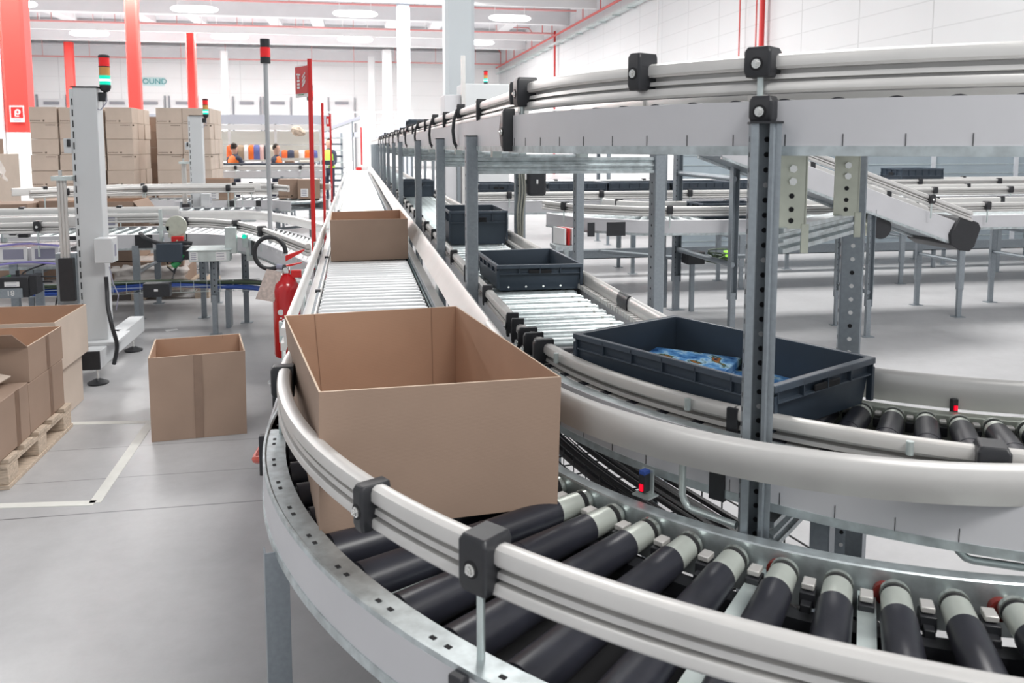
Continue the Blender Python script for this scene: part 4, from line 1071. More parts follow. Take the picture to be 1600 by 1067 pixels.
t, p, zt = red_pole(566, 31.6, 199, .03, 'farthest thin red pole at the end of the straight conveyor')
# ------------------------------------------------------------------ other conveyors of the hall
def smooth_path(pts, n=10):
    """Catmull-Rom through (x, y, z) points"""
    P = [Vector(p) for p in pts]; out = []
    for i in range(len(P) - 1):
        p0 = P[max(i - 1, 0)]; p1 = P[i]; p2 = P[i + 1]; p3 = P[min(i + 2, len(P) - 1)]
        straight_ = (p2 - p1).length > 1.2 and False
        for k in range(n):
            t = k / n
            out.append(.5 * ((2 * p1) + (p2 - p0) * t + (2 * p0 - 5 * p1 + 4 * p2 - p3) * t * t + (3 * p1 - p0 - 3 * p2 + p3) * t ** 3))
    out.append(P[-1]); return out
def conveyor(name, label, pts, width, z, pitch=.1, rr=.025, rm=None, legs=(), guards=(1, 1), gz=.17, smooth=False, panel=.13, cat='conveyor', brace=True, clamps=1.1, group=None, bed=None, doub=True, lowz=0.0, pm=None):
    """pts run along the conveyor; side +1 is left of travel. z may be a number or None when pts carry z (inclines)"""
    P = [Vector((p[0], p[1], z if z is not None else p[2])) for p in pts]
    if smooth: P = smooth_path(P, 8)
    S = []; cum = 0; D = []
    for i, p in enumerate(P):
        d = P[min(i + 1, len(P) - 1)] - P[max(i - 1, 0)]; h = Vector((d.x, d.y, 0)).normalized()
        S.append((p.x, p.y, -h.y, h.x, p.z)); 
        if i: cum += (P[i] - P[i - 1]).length
        D.append(cum)
    L = cum; t = thing(name, label, cat, (P[0].lerp(P[-1], .5).x, P[0].lerp(P[-1], .5).y, min(p.z for p in P)), group)
    w2 = width / 2
    for s_ in (-1, 1):
        MB().sweep(S, [(s_ * w2, -panel), (s_ * w2, 0), (s_ * (w2 - .006), .003), (s_ * (w2 - .03), .003), (s_ * (w2 - .03), -.002), (s_ * (w2 - .006), -.004), (s_ * (w2 - .006), -panel)]).build('side_panel', pm or PANEL, t)
        MB().sweep(S, [(s_ * (w2 + .004), -panel - .012), (s_ * (w2 + .004), -panel + .008), (s_ * (w2 - .04), -panel + .008), (s_ * (w2 - .04), -panel - .012)]).build('bottom_lip', GALV, t)
    def sample(s):
        for i in range(len(D) - 1):
            if D[i + 1] >= s: break
        f = (s - D[i]) / max(1e-6, D[i + 1] - D[i]); p = P[i].lerp(P[i + 1], f); a, b = S[i], S[i + 1]
        n = Vector((a[2] + (b[2] - a[2]) * f, a[3] + (b[3] - a[3]) * f, 0)).normalized(); return p, n
    if bed is not None:
        MB().sweep(S, [(-w2 + .03, -.02), (w2 - .03, -.02), (w2 - .03, -.004), (-w2 + .03, -.004)]).build('belt', bed, t)
    else:
        n = int(L / pitch); r0 = None; extra = MB()
        for k in range(n):
            p, nn = sample((k + .5) * pitch)
            if k >= 100: extra.cyl(p - nn * (w2 - .035) - Vector((0, 0, rr)), p + nn * (w2 - .035) - Vector((0, 0, rr)), rr, seg=8); continue
            M4 = Matrix.Translation(p - Vector((0, 0, rr)) - t.location) @ Matrix.Rotation(math.atan2(nn.y, nn.x), 4, 'Z')
            if r0 is None:
                r0 = MB().cyl((-w2 + .035, 0, 0), (w2 - .035, 0, 0), rr, seg=12).build('roller', rm or CHROME, None); r0.parent = t; r0.matrix_local = M4
            else: inst(r0, t, M4)
        if extra.v: extra.build('far_rollers', rm or CHROME, t)['kind'] = 'stuff'
        MB().sweep(S, [(-w2 + .02, -panel + .01), (w2 - .02, -panel + .01), (w2 - .02, -panel + .016), (-w2 + .02, -panel + .016)]).build('under_roller_sheet', POST, t)
    for s_, g in zip((1, -1), guards):
        if not g: continue
        prof = guard_prof(w2 + .01, gz, 1) if g == 1 else smooth_prof(w2 + .01, gz, 1)
        MB().sweep(S, [(s_ * d, zz) for d, zz in prof]).build('guard_rail', ALUW, t)
        k = .35
        while k < L:
            p, nn = sample(k); q = p + nn * s_ * (w2 + .045)
            clamp(t, (q.x, q.y), (nn.x * s_, nn.y * s_), p.z + gz + .004, h=.07, w=.05, bolt=True if (L < 6 and p.y < 9) else False, rod=p.z - .06)
            k += clamps
    for (s, sides) in legs:
        p, nn = sample(s)
        for s_ in sides:
            q = p + nn * s_ * (w2 - .01)
            leg(t, q.x, q.y, p.z - panel + .03, .055, .035, rz=math.atan2(nn.y, nn.x) + math.pi / 2 * (1 if s_ > 0 else 1), zj=.26)
        if len(sides) == 2 and brace:
            a = p + nn * (w2 - .02); b = p - nn * (w2 - .02); zb = (p.z) * .55
            MB().cyl((a.x, a.y, zb), (b.x, b.y, zb), .018, seg=8).build('leg_brace', POST, t)
    return t, sample
def black_joint(par, x0, x1, y, z0, z1): MB().span(x0, x1, y - .006, y + .004, z0, z1).build('joint_cover', BLACK, par, bevel=.002)
# F: joins the straight conveyor from the left, in front of the carton wall
tF = thing('joining_conveyor', 'left conveyor with long slanting rollers curving in to join the straight conveyor', 'conveyor', (-1.2, 7.8, .66))
Re = smooth_path([(-1.75, 8.10, .79), (-1.40, 8.04, .79), (-1.05, 7.72, .79), (-.76, 7.12, .79), (-.50, 6.38, .79), (-.30, 5.78, .79)], 8)
Le = smooth_path([(-1.76, 8.92, .79), (-1.35, 8.90, .79), (-.98, 8.72, .79), (-.68, 8.25, .79), (-.46, 7.72, .79), (-.30, 7.25, .79)], 8)
def edge_stations(E, side):
    S = []
    for i, p in enumerate(E):
        d = E[min(i + 1, len(E) - 1)] - E[max(i - 1, 0)]; d.z = 0; d.normalize(); S.append((p.x, p.y, -d.y * side, d.x * side, p.z))
    return S
for E, sd in ((Re, -1), (Le, 1)):
    S = edge_stations(E, sd)
    MB().sweep(S, [(0, -.13), (0, 0), (-.006, .003), (-.03, .003), (-.03, -.002), (-.006, -.004), (-.006, -.13)]).build('side_panel', PANEL, tF)
    MB().sweep(S, [(.004, -.142), (.004, -.122), (-.04, -.122), (-.04, -.142)]).build('bottom_lip', GALV, tF)
    MB().sweep(S, guard_prof(.01, .15, 1) if sd < 0 else smooth_prof(.01, .15, 1)).build('guard_rail', ALUW, tF)
    for i in ((5, 17, 25) if sd < 0 else ()):
        q = Vector(S[i][:2]).to_3d(); n = Vector((S[i][2], S[i][3], 0)); q = q + n * .045
        clamp(tF, (q.x, q.y), (n.x, n.y), .944, h=.078, w=.06, rod=.74)
n_ = 26
for k in range(n_):
    f = (k + .5) / n_ * (len(Re) - 1); i = int(f); u_ = f - i
    a = Re[i].lerp(Re[min(i + 1, len(Re) - 1)], u_); c_ = Le[i].lerp(Le[min(i + 1, len(Le) - 1)], u_); d = (c_ - a).normalized()
    MB().cyl(a + d * .035 - Vector((0, 0, .02)), c_ - d * .035 - Vector((0, 0, .02)), .020, seg=12).build('roller', CHROME, tF)
rg = []
for a, c_ in zip(Re, Le):
    d = (c_ - a).normalized(); p_, q_ = a + d * .02, c_ - d * .02
    rg.append([p_ + Vector((0, 0, -.12)), q_ + Vector((0, 0, -.12)), q_ + Vector((0, 0, -.114)), p_ + Vector((0, 0, -.114))])
MB().loft(rg).build('under_roller_sheet', PANEL, tF)
for (x, y) in ((-1.42, 8.08), (-1.42, 8.84), (-1.0, 7.78), (-.62, 8.1)): leg(tF, x, y, .66, .055, .035)
for i in (4, 13, 20): 
    MB().sweep(edge_stations(Re, -1)[i:i + 2], [(.001, -.128), (.001, .0), (.006, .0), (.006, -.128)]).build('joint_cover', BLACK, tF)
tF2, _ = conveyor('joining_conveyor', 'left conveyor passing behind the near tower towards the left edge', [(-5.4, 8.50), (-1.78, 8.50)], .84, .79, pitch=.11, rr=.022, guards=(2, 1), gz=.20, legs=((1.2, (-1, 1)), (2.5, (-1, 1)), (3.4, (-1, 1))), clamps=.9, rm=BROLL)
# second joining lane nearer to the left edge
b = MB()
for k, x in enumerate((-2.42, -2.22)): b.use(LABELW).box((x, 8.05, .93), (.17, .008, .13)).use(INK).box((x, 8.044, .93), (.13, .004, .09))
b.use(GALVL).span(-2.37, -2.33, 8.0, 8.04, .72, 1.03)
b.build('window_frames', None, tF2)['kind'] = 'stuff'
for x in (-2.6, -2.0): MB().span(x, x + .15, 8.072, 8.082, .665, .79).build('joint_cover', BLACK, tF2)
tG, sG = conveyor('belt_conveyor', 'short belt conveyor with white panels between tower and left edge', [(-3.9, 7.05), (-2.15, 7.05)], .5, .83, bed=BLACK, guards=(1, 1), gz=.2, legs=((.3, (-1, 1)), (1.35, (-1, 1))), clamps=.6, panel=.15)
b = MB()
for k in range(4): b.use(LABELW).box((-2.98 + k * .22, 6.785, .79), (.19, .008, .11)).use(INK).box((-2.98 + k * .22, 6.779, .79), (.14, .004, .075))
b.build('window_frames', None, tG)['kind'] = 'stuff'
for zz in (.72, .86):
    pts = [(-3.3 + .1 * k, 6.74 + .02 * math.sin(k), zz + .012 * math.sin(k * .9)) for k in range(12)]
    MB().tube(pts, .008, 6).build('violet_belt', VIOLET, tG)
b = MB().use(GALVL).cyl((-2.75, 6.98, .86), (-2.75, 6.98, .98), .03, seg=14).cyl((-2.68, 7.0, .86), (-2.68, 7.0, .96), .022, seg=14).use(BLACK).box((-2.5, 6.9, .95), (.07, .06, .09)).cyl((-2.56, 6.9, .95), (-2.6, 6.9, .95), .03, seg=14).use(STEEL).box((-2.6, 6.92, .92), (.1, .03, .04))
b.build('pusher', None, tG, bevel=.003)
def ctrl_box(x, y, z, w_, d_, h_, label, body=BLACK, parts=1):
    t = thing('motor_control_box', label, 'control box', (x, y, z), 'black control boxes on the conveyors')
    MB().span(x - w_ / 2, x + w_ / 2, y - d_ / 2, y + d_ / 2, z, z + h_).build('housing', body, t, bevel=.006)
    return t
t = ctrl_box(-2.46, 6.62, .50, .2, .16, .15, 'black control box with a small plate on the left legs, lower left of the tower')
label_plate(t, (-2.47, 6.538, .60), .1, .035, 2)
MB().use(POST).span(-2.56, -2.40, 6.53, 6.545, .50, .57).build('grey_front_plate', None, t)
MB().span(-2.362, -2.31, 6.55, 6.68, .52, .66).build('plug', BLACK, t, bevel=.003)
MB().cyl((-2.46, 6.62, .649), (-2.46, 6.62, .69), .012, seg=10).build('knob', BLACK, t)
fc = bpy.data.curves.new('digits', 'FONT'); fc.body = '18'; fc.size = .055; fc.extrude = .0008; fc.align_x = 'CENTER'; fc.align_y = 'CENTER'
fo = bpy.data.objects.new('digits_curve', fc); COL.objects.link(fo); me_ = bpy.data.meshes.new_from_object(fo.evaluated_get(bpy.context.evaluated_depsgraph_get())); bpy.data.objects.remove(fo)
fo = bpy.data.objects.new('digits', me_); COL.objects.link(fo); fo.parent = t; fo.location = Vector((-2.48, 6.528, .535)) - t.location; fo.rotation_euler = (math.pi / 2, 0, 0); me_.materials.clear(); me_.materials.append(LABELW)
def cable(label, pts, r, m, cat='cable', name='cable', group=None, n=8):
    o = MB().tube(smooth_path(pts, n), r, 8).build(name, m, None); return tag(o, label, cat, group)
cable('green and black cable drooping from the left belt conveyor to the black control box', [(-2.75, 6.76, .72), (-2.8, 6.7, .66), (-2.72, 6.66, .60), (-2.5, 6.6, .655)], .007, GREEN)
cable('thin black cable looping below the left belt conveyor', [(-2.3, 6.76, .72), (-2.45, 6.7, .66), (-2.40, 6.68, .60), (-2.25, 6.7, .585)], .006, BLACK)
cable('black cable hanging from the control box down to the floor at the left', [(-2.3, 6.62, .64), (-2.17, 6.6, .63), (-2.17, 6.6, .55), (-2.20, 6.58, .42), (-2.25, 6.6, .1)], .006, BLACK)
# floor-level cable duct with blue and green hoses under the left conveyors
t = thing('cable_duct', 'wire cable duct with blue and dark hoses running low under the left conveyors', 'cable duct', (-1.6, 7.75, .36))
for k, (m_, dz, dy) in enumerate(((BLUE, .0, 0), (BLUE, .015, .03), (mat('dark_green_hose', (.06, .09, .05), .5), .05, .03), (BLACK, .045, .06), (bpy.data.materials['dark_green_hose'], .02, .08))):
    pts = [(-3.6, 7.6, .36), (-2.4, 7.6, .35), (-1.7, 7.62, .37), (-1.25, 7.6, .36), (-.9, 7.45, .37), (-.55, 7.1, .36)]
    pts = [(x, y + dy, z + dz + .012 * math.sin(3 * x + k)) for x, y, z in pts]
    MB().tube(smooth_path(pts, 8), .016, 8).build('hose', m_, t)
b = MB()
for k in range(24):
    x = -3.5 + k * .11; b.box((x, 7.64, .33), (.004, .14, .004)).box((x, 7.57, .38), (.004, .004, .1))
for zz in (.33, .38, .43): b.box((-2.2, 7.57, zz), (2.7, .004, .004))
b.build('wire_mesh', GALVL, t)['kind'] = 'stuff'
for x in (-3.1, -1.9, -1.15): MB().span(x, x + .04, 7.55, 7.70, 0, .34).build('stand', POST, t)
t = ctrl_box(-1.66, 7.35, .34, .21, .10, .115, 'flat black connector box low under the left joining conveyor'); label_plate(t, (-1.66, 7.297, .40), .03, .02, 1)
MB().span(-1.7, -1.62, 7.35, 7.6, .36, .40).build('mount', POST, t)
t = ctrl_box(-1.60, 7.62, .60, .21, .13, .16, 'dark slate double control box hanging below the left joining conveyor', body=TOTE)
MB().span(-1.50, -1.40, 7.60, 7.68, .61, .73).build('side_housing', BLACK, t, bevel=.004)
MB().tube([(-1.63, 7.62, .60), (-1.63, 7.62, .55), (-1.57, 7.6, .5), (-1.58, 7.55, .455)], .008, 6).tube([(-1.55, 7.62, .60), (-1.55, 7.62, .56), (-1.58, 7.6, .5)], .010, 6).build('cable', BLACK, t)
MB().span(-1.62, -1.58, 7.68, 8.05, .70, .74).build('mount', POST, t)
MB().tube(smooth_path([(-1.86, 7.7, .84), (-1.78, 7.6, .80), (-1.66, 7.6, .755), (-1.5, 7.62, .76), (-1.42, 7.62, .75)], 6), .018, 8).build('thick_cable', BLACK, t)
# galvanised electric box with paper labels
t = thing('steel_junction_box', 'galvanised box with white paper labels on a leg of the joining conveyor', 'junction box', (-1.21, 7.30, .63))
MB().span(-1.375, -1.05, 7.22, 7.36, .64, .735).span(-1.09, -1.0, 7.25, 7.33, .70, .92).build('housing', GALVL, t, bevel=.004)
MB().add([(-1.39, 7.20, .735), (-1.04, 7.20, .735), (-1.02, 7.38, .755), (-1.38, 7.38, .755), (-1.39, 7.20, .739), (-1.04, 7.20, .739), (-1.02, 7.38, .759), (-1.38, 7.38, .759)], [(3, 2, 1, 0), (4, 5, 6, 7), (0, 1, 5, 4), (1, 2, 6, 5), (2, 3, 7, 6), (3, 0, 4, 7)]).build('lid', GALVL, t)
label_plate(t, (-1.335, 7.218, .685), .06, .075, 4); label_plate(t, (-1.12, 7.218, .685), .085, .07, 3)
leg(t, -1.20, 7.32, .64, .05, .04)
# red and zinc emergency switch assembly with green plug
t = thing('brake_assembly', 'zinc bracket with red block and green plug at the end of the left joining conveyor', 'bracket assembly', (-1.62, 7.75, .70))
MB().span(-1.70, -1.675, 7.68, 7.71, .60, 1.05).span(-1.72, -1.62, 7.69, 7.70, .86, .90).build('upright_strip', GALVL, t)
MB().lathe((-1.56, 7.72, .90), (-1.56, 7.69, .90), [(0, .085), (.2, .09), (1, .09)], 24).span(-1.63, -1.49, 7.696, 7.716, .80, .90).build('zinc_plate', bpy.data.materials['yellowish_zinc_bracket'], t, bevel=.002)
MB().span(-1.60, -1.50, 7.66, 7.71, .745, .81).build('red_block', REDP, t, bevel=.004)
MB().cyl((-1.53, 7.60, .60), (-1.58, 7.60, .50 + .06), .03, seg=14).cyl((-1.53, 7.60, .60), (-1.50, 7.6, .66), .022, seg=12).build('green_plug', GREEN, t)
MB().tube(smooth_path([(-1.55, 7.66, .78), (-1.57, 7.62, .72), (-1.64, 7.6, .62), (-1.62, 7.6, .56), (-1.57, 7.6, .55)], 6), .006, 6).build('beige_cable', mat('beige_cable', (.5, .4, .28), .5), t)
MB().span(-1.69, -1.60, 7.70, 8.07, .66, .69).build('mount', POST, t)
# clear bracket with small motor next to the extinguisher hose
t = thing('roller_guard_bracket', 'zinc bracket with a green light on the joining conveyor side', 'bracket', (-.98, 7.45, .66))
p = at(388, 375, Y=7.50)
MB().span(p.x - .02, p.x + .05, 7.50, 7.515, .60, .80).span(p.x - .05, p.x - .0, 7.48, 7.5, .72, .83).build('plate', GALVL, t, bevel=.003)
MB().cyl((p.x - .03, 7.47, .82), (p.x - .03, 7.46, .82), .02, seg=14).build('green_light', LAMPG, t)
# H: farther left conveyors with rails and boxes
conveyor('angled_conveyor', 'pale conveyor with angled double rail behind the near tower', [(-3.6, 9.9), (-3.05, 10.3), (-2.75, 10.6), (-2.0, 10.7), (-1.2, 10.7)], .55, .83, pitch=.12, rm=BROLL, guards=(1, 1), gz=.30, legs=((.6, (-1, 1)), (2.0, (-1, 1))), clamps=1.0)
tH, _ = conveyor('cross_conveyor', 'cross conveyor with black clipped rails and a labelled carton, behind the joining conveyor', [(-2.4, 12.1), (-1.5, 12.1), (-.95, 12.0), (-.62, 11.6)], .6, .86, pitch=.12, smooth=True, rm=BROLL, guards=(1, 1), gz=.22, legs=((.5, (-1, 1)), (1.6, (-1, 1))), clamps=.55)
for x in (-2.1, -1.72, -1.35): black_joint(tH, x, x + .09, 11.79, .74, .86)
conveyor('cross_conveyor', 'long white cross conveyor further back, under the dark sorting belt', [(-5.0, 17.0), (-.6, 17.0)], .8, 1.12, pitch=.2, rm=BROLL, guards=(2, 2), gz=.10, legs=((.5, (-1, 1)), (2.0, (-1, 1)), (3.6, (-1, 1))), clamps=1.2)
conveyor('sorting_belt', 'dark belt line with white panels in front of the far packing benches', [(-5.6, 19.2), (-.9, 19.2)], .9, 1.22, bed=BLACK, guards=(0, 0), legs=((.5, (-1, 1)), (2.4, (-1, 1)), (4.2, (-1, 1))), pm=TOTE)
conveyor('cross_conveyor', 'low cross conveyor between the labelled cartons and the white cross conveyor', [(-4.4, 14.2), (-.5, 14.2)], .6, .75, pitch=.14, rm=BROLL, guards=(1, 1), gz=.16, legs=((.5, (-1, 1)), (2.2, (-1, 1))), clamps=.8)
# D / E right hand conveyors
tD, _ = conveyor('side_conveyor', 'level side conveyor on galvanised legs, crossing behind the totes on the right', [(2.10, 7.9), (2.22, 7.45), (2.55, 7.16), (3.0, 7.1), (9.2, 7.1)], .62, .955, pitch=.12, smooth=False, rm=BROLL, guards=(1, 1), gz=.125, legs=((1.0, (-1, 1)), (3.9, (-1, 1)), (4.75, (-1, 1)), (6.0, (-1, 1))), clamps=.75, panel=.12)
for a_, c_ in ((918, 929), (948, 977)): MB().span(at(a_, 350, Y=6.78).x, at(c_, 350, Y=6.78).x, 6.770, 6.785, .835, .955).build('joint_cover', BLACK, tD, bevel=.002)
conveyor('side_conveyor', 'side conveyor with a long row of dark totes, one lane behind the nearer side conveyor', [(1.22, 8.9), (9.6, 8.9)], .62, 1.02, pitch=.14, rm=BROLL, guards=(1, 1), gz=.10, legs=((1.0, (-1, 1)), (3.0, (-1, 1)), (5.0, (-1, 1)), (6.8, (-1, 1))), clamps=1.0)
conveyor('side_conveyor', 'farthest right side conveyor below the mesh fence', [(2.2, 10.2), (10.5, 10.2)], .6, 1.02, pitch=.16, rm=BROLL, guards=(2, 1), gz=.14, legs=((1.2, (-1, 1)), (3.3, (-1, 1)), (5.6, (-1, 1)), (7.4, (-1, 1))), clamps=1.2)
p0 = at(1500, 352, Y=6.30); p1 = at(1262, 262, Y=6.30)
dd = (p1 - p0); pe = p1 + dd * .55
tE, sE = conveyor('inclined_conveyor', 'sloping conveyor descending from upper left to its black end cap on the right', [(pe.x, 6.45, pe.z), (p0.x, 6.45, p0.z)], .5, None, pitch=.12, rm=BROLL, guards=(1, 1), gz=.13, clamps=.8, panel=.19)
u = (p0 - pe); u.y = 0; u.normalize(); v = Vector((-u.z, 0, u.x)) * -1
if v.z < 0: v = -v
q = Vector((p0.x, 0, p0.z))
P = [(-.13, .04), (-.10, .06), (.06, .055), (.10, .02), (.10, -.15), (.07, -.20), (-.02, -.22), (-.12, -.20), (-.16, -.12)]
b = MB().loft([[q + u * a + v * c_ + Vector((0, y, 0)) for a, c_ in P] for y in (6.17, 6.75)]); b.build('end_cap', BLACK, tE, bevel=.008)
g = q + u * -.75 + v * -.26
MB().cyl((g.x, 6.25, g.z), (g.x, 6.6, g.z), .09, seg=28).build('drive_drum', bpy.data.materials['yellowish_zinc_bracket'], tE)
for y in (6.24, 6.6): MB().cyl((g.x, y, g.z), (g.x, y + .012, g.z), .095, seg=28).build('drum_ring', BLACK, tE)
ld = MB(); 
for k in (0, 1): pass
q3 = q + u * -.95
for y in (6.22, 6.68): leg(tE, q3.x, y, q3.z - .16, .05, .04, zj=.26)
MB().cyl((q3.x, 6.22, .38), (q3.x, 6.68, .38), .018, seg=8).build('leg_brace', POST, tE)
# tall ladder frames between the totes and the side conveyor
for i, (xa, ya, xb, yb, lab) in enumerate(((3.06, 7.62, 3.17, 6.62, 'tall perforated ladder frame just right of the overhead crossbeam end'),)):
    t = thing('ladder_frame', lab, 'support frame', ((xa + xb) / 2, (ya + yb) / 2, 0))
    leg(t, xa, ya, 1.9, .075, .05, rz=.2); leg(t, xb, yb, 1.9, .065, .05, rz=.2)
    for zz in (.58, 1.32): MB().cyl((xa, ya, zz + .02), (xb, yb, zz), .024, seg=10).build('rung', POST, t)
    MB().cyl((xa - .13, ya, .4), (xa - .13, ya, 1.7), .02, seg=10).build('side_tube', POST, t)
p = at(838, 287, Y=5.75)
t = thing('emergency_box', 'black rounded control box on a cable-wrapped post behind the tall tote', 'control box', (p.x, 5.75, 0))
MB().span(p.x - .067, p.x + .067, 5.72, 5.80, 1.25, 1.425).build('housing', BLACK, t, bevel=.02)
MB().box((p.x, 5.717, 1.35), (.012, .004, .03)).build('indicator', LABELW, t)
leg(t, p.x - .115, 5.80, 1.50, .06, .04)
b = MB()
for k in range(3): b.tube(smooth_path([(p.x - .13 + .015 * k, 5.76, 1.5), (p.x - .12 + .02 * k, 5.75, 1.3), (p.x - .135 + .02 * k, 5.76, 1.1), (p.x - .12 + .01 * k, 5.75, .9)], 6), .007, 6)
b.build('cables', mat('grey_green_cable', (.3, .3, .26), .5), t)
MB().span(p.x - .14, p.x + .05, 5.79, 5.82, 1.33, 1.36).build('mount', POST, t)
p = at(880, 385, Y=7.3)
for k, (dx, m_) in enumerate(((0, LABELW), (.035, REDP), (.07, LABELW), (.10, DRED))):
    tag(MB().box((p.x - .06 + dx, 7.2, .80), (.018, .2, .15), .3).build('folder', m_, None, bevel=.002), ['white folder at the left end of the upright folders behind the tote', 'red folder second in the row of upright folders', 'white folder third in the row of upright folders', 'dark red folder at the right end of the upright folders'][k], 'folder', 'folders standing behind the tote')
tag(MB().span(p.x - .12, p.x + .12, 7.08, 7.32, .69, .722).span(p.x - .02, p.x + .02, 7.18, 7.22, .0, .7).build('folder_shelf', GALV, None), 'small metal stand under the upright folders', 'stand')
# cable-tray line beyond the side conveyors
t = thing('cable_duct', 'grey wire cable tray low on the floor side behind the right conveyors', 'cable duct', (6, 9.7, .3))
MB().span(2.0, 10.6, 9.62, 9.66, .24, .36).span(2.0, 10.6, 9.62, 9.82, .24, .25).build('tray', POST, t)
for x in (2.5, 5, 7.5, 10): MB().span(x - .02, x + .02, 9.7, 9.74, 0, .24).build('stand', POST, t)
t = thing('cable_duct', 'short bent cable tray below the side conveyor left of its legs', 'cable duct', (2.6, 8.1, .5))
for (a, c_) in (((2.0, 8.4), (2.5, 8.35)), ((2.5, 8.35), (3.1, 7.7)), ((3.1, 7.7), (3.9, 7.7))):
    d_ = Vector((c_[0] - a[0], c_[1] - a[1], 0)); L_ = d_.length
    MB().box(((a[0] + c_[0]) / 2, (a[1] + c_[1]) / 2, .50), (L_, .1, .03), math.atan2(d_.y, d_.x)).build('tray', POST, t)
for x, y in ((2.98, 7.75), (2.28, 8.35)): MB().span(x, x + .04, y, y + .04, 0, .49).build('stand', POST, t)
t = thing('motor_cluster', 'black motor and tangled green-lit cables under the side conveyor', 'motor', (3.6, 7.5, .5))
p = at(1083, 402, Y=7.5)
MB().span(p.x - .09, p.x + .09, 7.42, 7.58, p.z - .06, p.z + .06).build('motor_body', BLACK, t, bevel=.01)
p2 = at(1135, 400, Y=7.5)
b = MB()
for k in range(6):
    rr_ = random.Random(k); b.tube(smooth_path([(p2.x + rr_.uniform(-.2, .15), 7.5 + rr_.uniform(-.08, .08), p2.z + rr_.uniform(-.09, .07)) for _ in range(5)], 6), .008, 6)
b.build('cables', bpy.data.materials['dark_green_hose'], t)
MB().span(p2.x - .03, p2.x + .05, 7.40, 7.46, p2.z, p2.z + .02).span(p2.x - .05, p2.x + .01, 7.40, 7.46, p2.z + .045, p2.z + .06).build('green_lights', mat('lime_indicator', (.4, .9, .1), .4, emit=(.5, 1, .1), estr=.6), t)
MB().span(p.x - .02, p.x + .02, 7.5, 7.54, 0, p.z - .05).span(p.x, p2.x, 7.52, 7.55, p.z - .04, p.z - .01).build('stand', POST, t)
# totes on the side conveyors
xs = [(749, 812), (859, 950), (953, 1048), (1052, 1146), (1150, 1245)]
for i, (a, c_) in enumerate(xs):
    pa, pc = at(a, 300, Y=8.62), at(c_, 300, Y=8.62)
    tote('dark tote on the second side conveyor, ' + ['left of the black control box', 'first right of the black control box', 'second right of the control box', 'third right of the control box', 'fourth right of the control box'][i], [(pa.x, 8.65), (pc.x, 8.65), (pc.x, 9.15), (pa.x, 9.15)], 1.022, 1.205, 'dark totes on the second side conveyor')
pa, pc = at(915, 322, Y=7.0), at(1010, 322, Y=7.0)
tote('low dark tote on the nearer side conveyor behind its guard rail', [(3.02, 6.92), (3.6, 6.92), (3.6, 7.3), (3.02, 7.3)], .957, 1.09)
pa, pc = at(1376, 285, Y=9.95), at(1474, 285, Y=9.95)
tote('slate tote on the far right side conveyor above the sloping conveyor', [(at(1408, 290, Y=9.93).x, 9.93), (at(1474, 290, Y=9.93).x, 9.93), (at(1440, 290, Y=10.4).x, 10.42), (at(1376, 290, Y=10.4).x, 10.42)], 1.022, 1.30)
# mesh fence
FM = mat('blue_grey_fence_mesh', (.36, .43, .48), .6, .2, .08, 2, alpha=.82)
t = thing('mesh_fence', 'tall blue-grey mesh fence with pale posts behind the right conveyors', 'fence', (7.8, 11.5, 0))
xsf = [4.6, 6.0, 7.4, at(1457, 260, Y=11.5).x, at(1586, 260, Y=11.5).x, 10.9]
for i in range(len(xsf) - 1):
    MB().span(xsf[i] + .03, xsf[i + 1] - .03, 11.495, 11.505, .12, 2.05).build('mesh_panel', FM, t)
    b = MB()
    for k in range(14): b.box(((xsf[i] + xsf[i + 1]) / 2, 11.49, .2 + k * .14), (xsf[i + 1] - xsf[i] - .06, .004, .006))
    b.build('wires', GALVL, t)['kind'] = 'stuff'
for x in xsf: MB().span(x - .035, x + .035, 11.47, 11.53, 0, 2.15).build('fence_post', mat_fp if x != xsf[0] else (globals().setdefault('mat_fp', mat('pale_fence_post', (.62, .64, .68), .4, .2))), t)
# far right: stacked racks behind overhead line
conveyor('overhead_return_conveyor', 'far cross conveyor seen through the gap under the overhead curve', [(3.0, 13.2), (10.6, 13.2)], .6, 1.62, pitch=.3, rm=BROLL, guards=(0, 0), gz=.1, legs=((1.0, (-1, 1)), (3.0, (-1, 1)), (5.2, (-1, 1)), (7.4, (-1, 1))), clamps=2)
# wire tray with thick black cables between the two curves
t = thing('cable_tray', 'wire basket tray of thick black cables between the front and middle curves', 'cable tray', (.95, 2.6, .4))
base = [(.80, 3.55, .44), (.84, 3.1, .44), (.90, 2.75, .44), (1.0, 2.35, .44), (1.09, 2.0, .44), (1.15, 1.6, .44)]
def off(pts, d, dz=0):
    o = []
    for i, p in enumerate(pts):
        a = Vector(pts[min(i + 1, len(pts) - 1)]) - Vector(pts[max(i - 1, 0)]); n = Vector((-a.y, a.x, 0)).normalized()
        o.append(Vector(p) + n * d + Vector((0, 0, dz)))
    return o
for k, (d, dz, r_) in enumerate(((-.10, 0, .016), (-.075, .012, .012), (-.05, 0, .014), (-.02, .02, .010), (.03, 0, .013), (.055, .01, .012), (.08, .0, .016), (.10, .02, .01))):
    MB().tube(smooth_path(off(base, d, dz), 8), r_, 8).build('cable', BLACK, t)
b = MB(); sp = smooth_path(base, 8)
for w_ in (-.13, -.065, 0, .065, .13): b.tube(smooth_path(off(base, w_, -.022), 8), .003, 5)
for w_ in (-.13, .13): b.tube(smooth_path(off(base, w_, .05), 8), .003, 5)
L1, L2 = smooth_path(off(base, -.13, -.022), 8), smooth_path(off(base, .13, -.022), 8)
for i in range(0, len(L1), 2): b.tube([L1[i] + Vector((0, 0, .07)), L1[i], L2[i], L2[i] + Vector((0, 0, .07))], .003, 5)
b.build('wire_basket', BLACK, t)['kind'] = 'stuff'
